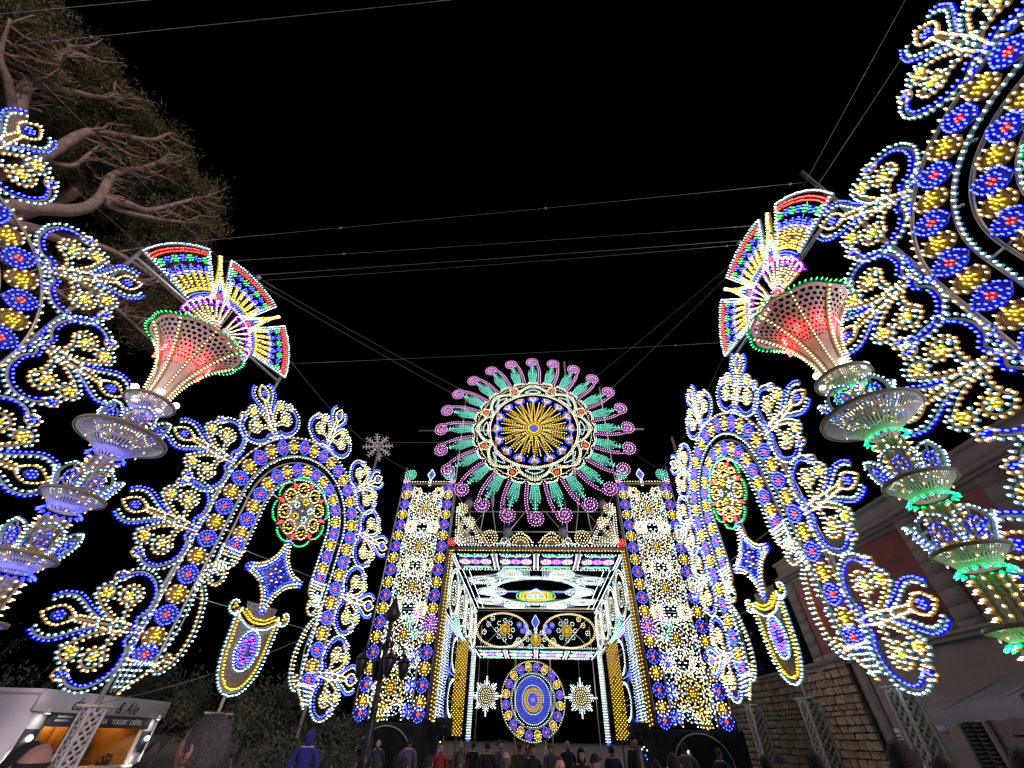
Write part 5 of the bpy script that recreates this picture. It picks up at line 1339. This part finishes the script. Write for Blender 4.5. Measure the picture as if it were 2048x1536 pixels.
# ------------------------------------------------------------------ cables
def wp(P, ph, u, v): return (P[0]+u*math.sin(R(ph)), P[1]+u*math.cos(R(ph)), v)
def gp3(u, dpt, z): q = GT @ Vector((u, dpt, z)); return tuple(q)
def cable(label, a, b, sag=.1, r=.011, knots=()):
    r *= .55
    a = Vector(a); b = Vector(b); P = [a.lerp(b, t)-Vector((0,0,sag*4*t*(1-t))) for t in np.linspace(0, 1, 13)]
    g = Geo(); g.path([tuple(p-a) for p in P], r, M['wire'], 5)
    for k in knots: q = a.lerp(b, k)-Vector((0,0,sag*4*k*(1-k)))-a; g.ball(tuple(q), .035, M['wire'], 6, 4, (1.6,1,1))
    o = link('cable', g.mesh('cable'), None, Matrix.Translation(a)); tag(o, label, 'cable', 'steel cables over the square')
FLp, FLh, FRp, FRh = (-10.6, 6.0), 19.72, (7.48, 9.51), 177.0
NLp = (-10.6+6*math.sin(R(205)), 6.0+6*math.cos(R(205)))
cable('cable across the sky from the left arch crest to the right arch crest tip', wp(NLp, 25, 6.5, 10.9), wp((7.77,4.04), 190, -.5, 10.95), .05, .011, (.03,.94))
cable('topmost cable crossing the sky at the upper left corner', (-11.6, 1.23, 13.0), (-7.0, .85, 13.0), .0)
cable('second cable from the top, crossing the pine crown', (-11.5, 1.72, 13.0), (-1.2, .77, 13.0), .02, .011, (.2,))
cable('cable between the outer tips of the two fans', wp(FLp, FLh, .15, 12.4), wp(FRp, FRh, 5.34, 13.05), .05, .009, (.3,.62,.98))
cable('cable between the upper spikes of the two fans', wp(FLp, FLh, 1.5, 13.6), wp(FRp, FRh, 4.1, 13.2), .05, .009, (.25,))
cable('cable between the topmost knobs of the two fans', wp(FLp, FLh, 2.9, 14.5), wp(FRp, FRh, 2.9, 14.2), .1, .009, (.97,))
cable('lowest long cable between the inner ends of the two fans', wp(FLp, FLh, 5.6, 12.6), wp(FRp, FRh, .1, 12.4), .05, .009, (.9,))
cable('upper stay cable from the left fan to the wheel frame', wp(FLp, FLh, 2.9, 14.5), gp3(-4.9, .2, 20.9), .1, .014)
cable('lower stay cable from the left fan to the wheel frame', wp(FLp, FLh, 2.95, 14.3), gp3(-4.9, .2, 20.1), .1, .014)
cable('upper stay cable from the right fan to the wheel frame', wp(FRp, FRh, 2.75, 13.9), gp3(4.3, .2, 21.9), .1, .014)
cable('lower stay cable from the right fan to the wheel frame', wp(FRp, FRh, 2.7, 13.7), gp3(4.9, .2, 20.2), .1, .014, (.93,))
cable('steep cable from the right fan knob to the top edge, left strand', wp(FRp, FRh, 5.3, 13.0), (5.98, .48, 10.4), 0, .009)
cable('steep cable from the right fan knob to the top edge, right strand', wp(FRp, FRh, 5.45, 12.5), (5.98, .43, 9.69), 0, .009)
cable('thin diagonal cable from the pine to the left fan', (-10.76, 2.27, 12.5), wp(FLp, FLh, 1.4, 13.7), .0, .009)
cable('thin diagonal cable past the left arch crest to the fan', (-11.5, 4.35, 12.08), wp(FLp, FLh, .1, 11.9), .0, .009)
cable('cable from the left arch pole over the snowflake to the left tower', wp(PLM, PHL, 0, 12.6), gp3(-7.9, .2, 14.3), .6, .011)
cable('cable from the snowflake pole to the wheel frame', (-6.5, 16.7, 12.6), gp3(-4.9, .2, 16.6), .1, .010)
cable('cable from the right arch pole down to the right tower', (7.5, 9.51, 12.0), gp3(7.9, .2, 14.4), .3, .011)
cable('cable from the right tower top to the wheel frame', gp3(7.95, .2, 14.2), gp3(4.9, .2, 17.0), .0, .010)
cable('cable sagging over the shrubs behind the left shield', (-10.0, 12.5, 2.1), (-6.4, 16.6, 4.6), .25, .014)
# ------------------------------------------------------------------ people
def skinmat(name, c): return mat(name, c, .55, 0, .12, 30)
SK = [skinmat('skin_light', (.52,.33,.26)), skinmat('skin_tan', (.42,.25,.18)), skinmat('skin_ruddy', (.50,.26,.21))]
CL = {k: mat('cloth_'+k, c, .85, 0, .25, 9, .3) for k, c in dict(black=(.014,.014,.018), navy=(.02,.025,.06), blue=(.012,.022,.20), red=(.32,.03,.04), grey=(.10,.10,.11), olive=(.07,.07,.045), mauve=(.10,.09,.16), brown=(.10,.065,.04), white=(.5,.5,.52), denim=(.05,.07,.13)).items()}
HR = {k: mat('hair_'+k, c, .7, 0, .4, 40, .6) for k, c in dict(black=(.012,.010,.010), brown=(.045,.028,.018), grey=(.085,.080,.085), white=(.42,.41,.42), dark=(.022,.017,.015)).items()}
def head_geo(g, c, s, mskin, yaw=0.0, tilt=0.0):
    """a head with brow, nose, mouth, chin and ears; faces -Y; c is its centre"""
    nu, nv = 28, 20; vs = []
    for j in range(nv+1):
        ph = PI*j/nv; z = -math.cos(ph); r = math.sin(ph)
        for i in range(nu):
            t = 2*PI*i/nu; x = r*math.sin(t)*.076; y = -r*math.cos(t)*.097; zz = z*.118
            fr = max(0, math.cos(t))*r
            if z < -.1: k = min(1, (-z-.1)/.8); x *= 1-.34*k; y = y*(1-.22*k) if fr > 0 else y*(1-.45*k); y += -.006*k*fr
            if fr > .3:
                y += -.024*math.exp(-(x/.011)**2-((zz+.012)/.020)**2)-.012*math.exp(-(x/.009)**2-((zz-.010)/.018)**2)      # nose
                y += -.008*math.exp(-(x/.05)**2-((zz-.036)/.010)**2)                                                            # brow
                for sx in (-1, 1): y += .011*math.exp(-((x-sx*.031)/.014)**2-((zz-.016)/.010)**2)                              # eye sockets
                y += -.006*math.exp(-(x/.024)**2-((zz+.052)/.008)**2)+.006*math.exp(-(x/.028)**2-((zz+.060)/.004)**2)-.006*math.exp(-(x/.022)**2-((zz+.069)/.007)**2)
                y += -.008*math.exp(-(x/.022)**2-((zz+.097)/.014)**2)
            vs.append((x, y, zz))
    for sx in (-1, 1):
        pass
    f = [(j*nu+i, j*nu+(i+1)%nu, (j+1)*nu+(i+1)%nu, (j+1)*nu+i) for j in range(nv) for i in range(nu)]
    m_ = Matrix.Rotation(yaw, 3, 'Z') @ Matrix.Rotation(tilt, 3, 'X')
    tr_ = lambda L: [tuple(Vector(c)+m_ @ (Vector(p)*s)) for p in L]
    g.add(tr_(vs), f, mskin)
    for sx in (-1, 1):
        ear = []; ne = 10
        for r, d in ((.004, .012), (.020, .006), (.028, .016), (.031, .010), (.028, .0)):
            for i in range(ne):
                t = 2*PI*i/ne; ear.append((sx*(.070+d+.006*math.cos(t)*-1), .012-math.cos(t)*r*.62+.004, -.002+math.sin(t)*r*1.05))
        g.add(tr_(ear), [(a*ne+i, a*ne+(i+1)%ne, (a+1)*ne+(i+1)%ne, (a+1)*ne+i) for a in range(4) for i in range(ne)], mskin)
    for sx in (-1, 1):
        b_ = Vector(c)+m_ @ (Vector((sx*.031, -.079, .015))*s); g.ball(tuple(b_), .011*s, shared('eye', lambda: mat('eye_dark', (.06,.05,.05), .25)), 8, 6)
def skin_body(joints, edges, rad, root=0):
    me = bpy.data.meshes.new('b'); me.from_pydata(joints, edges, []); ob = bpy.data.objects.new('b', me); COL.objects.link(ob)
    md = ob.modifiers.new('s', 'SKIN'); md.use_smooth_shade = True; sv = me.skin_vertices[0].data
    for i, r in enumerate(rad): sv[i].radius = r if hasattr(r, '__len__') else (r, r); sv[i].use_root = (i == root)
    sb = ob.modifiers.new('u', 'SUBSURF'); sb.levels = 1
    ev = ob.evaluated_get(bpy.context.evaluated_depsgraph_get()); m2 = bpy.data.meshes.new_from_object(ev)
    V = np.array([v.co[:] for v in m2.vertices]); F = [tuple(p.vertices) for p in m2.polygons]
    bpy.data.objects.remove(ob); bpy.data.meshes.remove(me); bpy.data.meshes.remove(m2); return V, F
POSES = {}
def body(pose):
    """1.70 m figure facing -Y; material slots: skin, jacket, trousers, shoes"""
    J = [(0,0,.95),(0,.01,1.12),(0,.02,1.30),(0,.01,1.42),(0,0,1.49),
         (.10,0,.90),(.11,-.02,.50),(.115,.02,.10),(.12,-.12,.05),(-.10,0,.90),(-.11,.0,.50),(-.115,.04,.10),(-.12,-.10,.05)]
    Rr = [(.165,.115),(.150,.11),(.185,.12),(.12,.095),(.052,.055),(.085,.09),(.062,.065),(.045,.05),(.042,.035),(.085,.09),(.062,.065),(.045,.05),(.042,.035)]
    E = [(0,1),(1,2),(2,3),(3,4),(0,5),(5,6),(6,7),(7,8),(0,9),(9,10),(10,11),(11,12)]
    arms = {'stand': [[(.20,.02,1.38),(.26,.03,1.10),(.25,-.06,.86),(.245,-.09,.78)], [(-.20,.02,1.38),(-.26,.03,1.10),(-.25,-.06,.86),(-.245,-.09,.78)]],
            'phone': [[(.20,.0,1.38),(.27,-.10,1.16),(.10,-.34,1.36),(.06,-.40,1.44)], [(-.20,.0,1.38),(-.27,-.10,1.16),(-.10,-.34,1.36),(-.06,-.40,1.44)]],
            'pocket': [[(.20,.02,1.38),(.29,.06,1.12),(.19,-.08,.98),(.15,-.12,.95)], [(-.20,.02,1.38),(-.29,.06,1.12),(-.19,-.08,.98),(-.15,-.12,.95)]],
            'lookup': [[(.20,.02,1.38),(.25,.05,1.10),(.24,-.02,.86),(.235,-.05,.78)], [(-.20,.02,1.38),(-.28,-.06,1.12),(-.14,-.24,1.22),(-.10,-.28,1.26)]]}[pose]
    hands = []
    for A in arms:
        k = len(J); J += A; Rr += [(.075,.075),(.056,.056),(.040,.040),(.026,.034)]; E += [(3,k),(k,k+1),(k+1,k+2),(k+2,k+3)]; hands.append(Vector(A[3])); 
        d = (Vector(A[3])-Vector(A[2])).normalized(); sidev = d.cross(Vector((0,0,1)));  sidev = (sidev.normalized() if sidev.length > .1 else Vector((0,1,0)))
        for q in range(4):
            b0 = Vector(A[3])+sidev*(.026*(q-1.5)/1.5); L = (.062,.072,.068,.054)[q]; bend = sidev.cross(d)*.012
            kk = len(J); J += [tuple(b0+d*.02), tuple(b0+d*(.02+L*.5)+bend), tuple(b0+d*(.02+L)+bend*2.6)]; Rr += [.010,.0095,.008]; E += [(k+3,kk),(kk,kk+1),(kk+1,kk+2)]
        kk = len(J); J += [tuple(Vector(A[3])-d*.01+sidev*.034), tuple(Vector(A[3])+d*.022+sidev*.055)]; Rr += [.011,.009]; E += [(k+3,kk),(kk,kk+1)]
    V, F = skin_body(J, E, Rr)
    sm, jm, tm, shm = [bpy.data.materials.new('slot_'+k) for k in 'sjth']
    g = Geo(); 
    for m in (sm, jm, tm, shm): g.mi(m)
    ce = [np.mean(V[list(f)], 0) for f in F]; groups = {0: [], 1: [], 2: [], 3: []}
    for f, c in zip(F, ce):
        hd = min((Vector(c)-h).length for h in hands)
        k = 0 if (c[2] > 1.465 or hd < .085+.02) else (3 if c[2] < .10 else (2 if c[2] < .90 and abs(c[0]) < .235 and hd > .2 else 1))
        if c[2] < .9 and abs(c[0]) >= .2 and hd < .35 and k == 2: k = 1
        groups[k].append(f)
    base = g.nv; g.v.append(V.astype(np.float32)); g.nv += len(V)
    for k, fs in groups.items():
        for f in fs: g.lt.append(len(f)); g.ls.append(np.asarray(f, dtype=np.int32)+base); g.pm.append(k)
    # collar
    g.lathe([(.085,1.44),(.078,1.50),(.066,1.51),(.066,1.44)], jm, 18)
    tl = {'lookup': -.30, 'phone': -.08}.get(pose, -.04)
    head_geo(g, (0, -.012, 1.605), 1.0, sm, 0, tl)
    return g.mesh('person_body', True), tl
def hair_mesh(style, tl):
    g = Geo(); m = bpy.data.materials.new('slot_hair'); nu, nv = 26, 16; vs = []; fs = []; rnd = random.Random(4)
    cut = {'short': (.045, -.03), 'buzz': (.055, -.03), 'long': (.05, -.34), 'receding': (.085, -.03), 'cap': (.045, .01), 'hood': (.06, -.13), 'bald': (-.0, -.06)}[style]
    sc = {'short': 1.10, 'buzz': 1.035, 'long': 1.13, 'receding': 1.06, 'cap': 1.10, 'hood': 1.28, 'bald': 1.03}[style]
    for j in range(nv+1):
        f = j/nv
        for i in range(nu):
            t = 2*PI*i/nu; fr = math.cos(t); side = abs(math.sin(t))
            zmin = cut[0] if fr > .55 else (cut[1] if fr < -.2 else cut[0]+(cut[1]-cut[0])*(.55-fr)/.75)
            if style == 'bald': zmin = cut[1]
            top = .118*sc
            if style == 'bald': top = .045 if fr < .3 else -.02
            z = top+(zmin-top)*f
            rz = max(0, 1-(max(min(z, .1179*sc), -.03)/(.118*sc))**2)**.5
            lowk = 1.0 if z > -.05 else max(.55 if style != 'long' else .95, 1+(z+.05)*2)
            n_ = 1+rnd.uniform(-.03,.03) if style in ('short','long') else 1
            vs.append((math.sin(t)*rz*.076*sc*n_*lowk*(1.03 if side > .7 else 1), -fr*rz*.097*sc*n_*lowk+(.004 if fr < 0 else 0), z*(1 if z > 0 else 1)))
    fs = [(j*nu+i, (j+1)*nu+i, (j+1)*nu+(i+1)%nu, j*nu+(i+1)%nu) for j in range(nv) for i in range(nu)]
    if style == 'hood': fs = [f for q, f in enumerate(fs) if not (math.cos(2*PI*((q % nu)+.5)/nu) > .62 and q//nu > 4)]
    M3 = Matrix.Rotation(tl, 3, 'X'); g.add([tuple(Vector((0,-.012,1.605))+M3 @ Vector(v)) for v in vs], fs, m)
    if style in ('short', 'long', 'buzz'):
        L0 = {'short': .022, 'long': .03, 'buzz': .010}[style]; q = []
        for _ in range(900 if style != 'buzz' else 2600):
            k = rnd.randrange(len(vs)); v = Vector(vs[k]); 
            if style == 'buzz': v += Vector((rnd.gauss(0,.006), rnd.gauss(0,.006), rnd.gauss(0,.006)))
            n = Vector((v.x/.006, v.y/.0094, v.z/.014)).normalized(); tg = Vector((rnd.gauss(0,1), rnd.gauss(0,1), -.6)).normalized(); e = v+n*L0*.5+tg*L0*.7; s_ = n.cross(tg)*.0016
            q.append([tuple(Vector((0,-.012,1.605))+M3 @ x) for x in (v-s_, v+s_, e)])
        g.add([p for t in q for p in t], [(3*i, 3*i+1, 3*i+2) for i in range(len(q))], m)
    if style == 'cap': g.add([tuple(Vector((0,-.012,1.605))+M3 @ Vector(p)) for p in ((-.07,-.085,.05),(.07,-.085,.05),(.05,-.17,.035),(-.05,-.17,.035),(-.07,-.085,.058),(.07,-.085,.058),(.05,-.17,.043),(-.05,-.17,.043))], [(3,2,1,0),(4,5,6,7),(0,1,5,4),(1,2,6,5),(2,3,7,6),(3,0,4,7)], m)
    return g.mesh('hair', True)
def person(label, x, y, h, face, pose='stand', jacket='black', trousers='black', hair=('short','black'), skin=0, z0=0.0):
    me, tl = shared(('body', pose), lambda: body(pose)); s = h/1.723
    t = thing('person', label, 'person', Matrix.Translation((x, y, z0)) @ Matrix.Rotation(R(face), 4, 'Z') @ Matrix.Scale(s, 4), 'people in the square')
    o = link('body', me, t)
    for i, m in enumerate((SK[skin], CL[jacket], CL[trousers], CL['black'])): o.material_slots[i].link = 'OBJECT'; o.material_slots[i].material = m
    if hair:
        hm = shared(('hair', hair[0], round(tl, 2)), lambda: hair_mesh(hair[0], tl)); o2 = link({'cap': 'cap', 'hood': 'hood'}.get(hair[0], 'hair'), hm, t)
        o2.material_slots[0].link = 'OBJECT'; o2.material_slots[0].material = CL[hair[1]] if hair[0] in ('cap', 'hood') else HR[hair[1]]
    return t
def phone_for(t, label):
    g = Geo(); g.box((-.038,-.005,-.078),(.038,.005,.078), M['iron']); o = link('phone', g.mesh('phone'), None, t.matrix_world @ Matrix.Translation((0,-.44,1.50)))
    g2 = Geo(); g2.box((-.034,.0052,-.070),(.034,.0062,.070), shared('screen', lambda: glow('phone_screen', (.75,.78,.9), .9))); link('screen', g2.mesh('screen'), o); tag(o, label, 'phone')
# facing angle: 0 looks towards the camera, 180 looks at the gate
person('man with cropped grey hair seen from behind, in front of the kiosk', -1.24, 2.26, 1.755, 255, 'lookup', 'black', 'black', ('buzz','grey'), 2)
person('bald man in the lower left corner, head turned to the kiosk', -2.45, 2.90, 1.63, 205, 'stand', 'black', 'black', ('bald','dark'), 2)
person('person in a black hood behind the bald man at lower left', -3.03, 3.50, 1.60, 190, 'stand', 'black', 'black', ('hood','black'), 1)
person('man with thick black hair at lower right before the stone house', 2.51, 3.36, 1.73, 140, 'stand', 'brown', 'black', ('short','black'), 2)
person('bald man below the round disc, seen from behind', .06, 9.0, 1.53, 180, 'stand', 'black', 'navy', ('bald','grey'), 2)
person('tall person in a black coat before the right loudspeaker', 3.31, 13.6, 1.83, 60, 'pocket', 'black', 'black', ('short','black'), 0)
person('dark-haired man in black just below the round disc', .66, 11.98, 1.63, 30, 'stand', 'black', 'black', ('short','black'), 1)
person('person with long dark hair and black coat, right of the disc', 1.58, 10.89, 1.58, 15, 'stand', 'black', 'black', ('long','black'), 0)
person('person in a flat dark cap at the right foot of the gateway', 1.43, 8.4, 1.55, 140, 'stand', 'black', 'black', ('cap','black'), 2)
person('person with a high forehead in front of the disc pole', .67, 6.5, 1.55, 20, 'stand', 'brown', 'black', ('receding','brown'), 2)
person('white-haired man in an open dark jacket by the right disc pole', 2.05, 16.88, 1.68, 10, 'stand', 'navy', 'denim', ('receding','white'), 2)
person('person in a bright blue hooded jacket beside the left arch foot', -4.24, 11.76, 1.74, 195, 'pocket', 'blue', 'navy', ('hood','blue'), 0)
person('person in a red jacket below the left loudspeaker', -1.81, 15.9, 1.55, 15, 'stand', 'red', 'black', ('receding','brown'), 0)
person('grey-haired man in olive beside the red jacket', -1.40, 17.9, 1.62, 40, 'stand', 'olive', 'black', ('receding','grey'), 2)
person('man in a dark jacket inside the left hoop', -4.05, 17.54, 1.60, 5, 'pocket', 'navy', 'black', ('receding','dark'), 0)
person('person in a mauve padded jacket right of the left hoop, back turned', -2.82, 16.26, 1.66, 185, 'stand', 'mauve', 'black', ('short','black'), 0)
for lb, x, y, h, f, po, ja, ha, sk in (
 ('dark-haired person left of the left disc pole, facing away', -.42, 15.0, 1.62, 200, 'stand', 'black', ('short','black'), 0),
 ('grey-haired person beside the left disc pole, looking right', -.10, 17.0, 1.66, 70, 'stand', 'grey', ('short','grey'), 0),
 ('person in an olive coat right of the left disc pole', .50, 16.0, 1.62, 175, 'stand', 'olive', ('short','brown'), 1),
 ('fair-haired person in grey behind the black-haired man', .84, 18.0, 1.62, 10, 'stand', 'grey', ('long','brown'), 0),
 ('person in dark clothes at the far left of the gateway', -1.03, 18.97, 1.58, 160, 'stand', 'black', ('short','dark'), 0),
 ('short dark-haired person near the left block', -1.20, 8.92, 1.46, 180, 'stand', 'black', ('short','black'), 2),
 ('dark-haired head low in front of the lamppost base', -2.13, 6.67, 1.50, 180, 'stand', 'black', ('short','black'), 0),
 ('dark head just right of the lamppost base', -2.05, 7.5, 1.50, 170, 'stand', 'navy', ('short','dark'), 0),
 ('dark curly head below the left hoop, left one', -2.01, 8.8, 1.45, 190, 'stand', 'black', ('long','dark'), 0),
 ('dark head below the left hoop, right one', -1.70, 8.95, 1.44, 180, 'stand', 'grey', ('short','black'), 1),
 ('round dark head right of the left hoop', -1.42, 7.9, 1.46, 185, 'stand', 'black', ('short','black'), 0),
 ('grey-haired head under the left loudspeaker', -.83, 10.97, 1.44, 180, 'stand', 'grey', ('short','grey'), 0),
 ('person with back turned left of the black coat', 3.02, 14.9, 1.60, 190, 'stand', 'navy', ('short','dark'), 0),
 ('dark-haired person in front of the right black block', 5.6, 13.92, 1.62, 120, 'stand', 'navy', ('short','brown'), 1),
 ('dark-haired person left of the middle lattice post', 3.94, 8.1, 1.58, 180, 'stand', 'black', ('short','black'), 0),
 ('grey-haired man before the stone wall, facing away', 5.03, 9.8, 1.60, 175, 'stand', 'mauve', ('buzz','grey'), 0),
 ('bushy-haired person before the stone wall', 4.26, 7.36, 1.64, 180, 'stand', 'black', ('long','black'), 0),
 ('dark head below the green house door', 4.11, 5.04, 1.65, 170, 'stand', 'brown', ('short','brown'), 2),
 ('dark-haired person at the right edge under the tent', 3.24, 3.32, 1.71, 150, 'stand', 'black', ('short','dark'), 2),
 ('person far behind the disc pole in grey', 1.67, 18.93, 1.55, 20, 'stand', 'grey', ('short','black'), 0),
 ('dark head between the kiosk and the grey-haired man', -3.27, 5.0, 1.47, 200, 'stand', 'black', ('short','black'), 2),
 ('dark head right of the black coat, low', 2.71, 9.6, 1.47, 180, 'stand', 'black', ('short','black'), 0),
 ('dark head low beside the left arch foot', -2.99, 7.4, 1.42, 180, 'stand', 'black', ('short','dark'), 0)):
    person(lb, x, y, h, f, po, ja, 'black', ha, sk)
t1 = person('person holding up a phone low in front of the right hoop', 2.11, 6.7, 1.60, 172, 'phone', 'black', 'black', ('short','black'), 2); phone_for(t1, 'phone held up by the nearer person before the right hoop')
t2 = person('person in a pale jacket holding a phone inside the right hoop', 5.16, 15.15, 1.70, 150, 'phone', 'grey', 'black', ('short','black'), 0); phone_for(t2, 'phone held by the person in the pale jacket')
person('dark-haired seller inside the orange-lit kiosk hatch', -11.3, 12.9, 1.66, 75, 'stand', 'black', 'black', ('short','black'), 1)
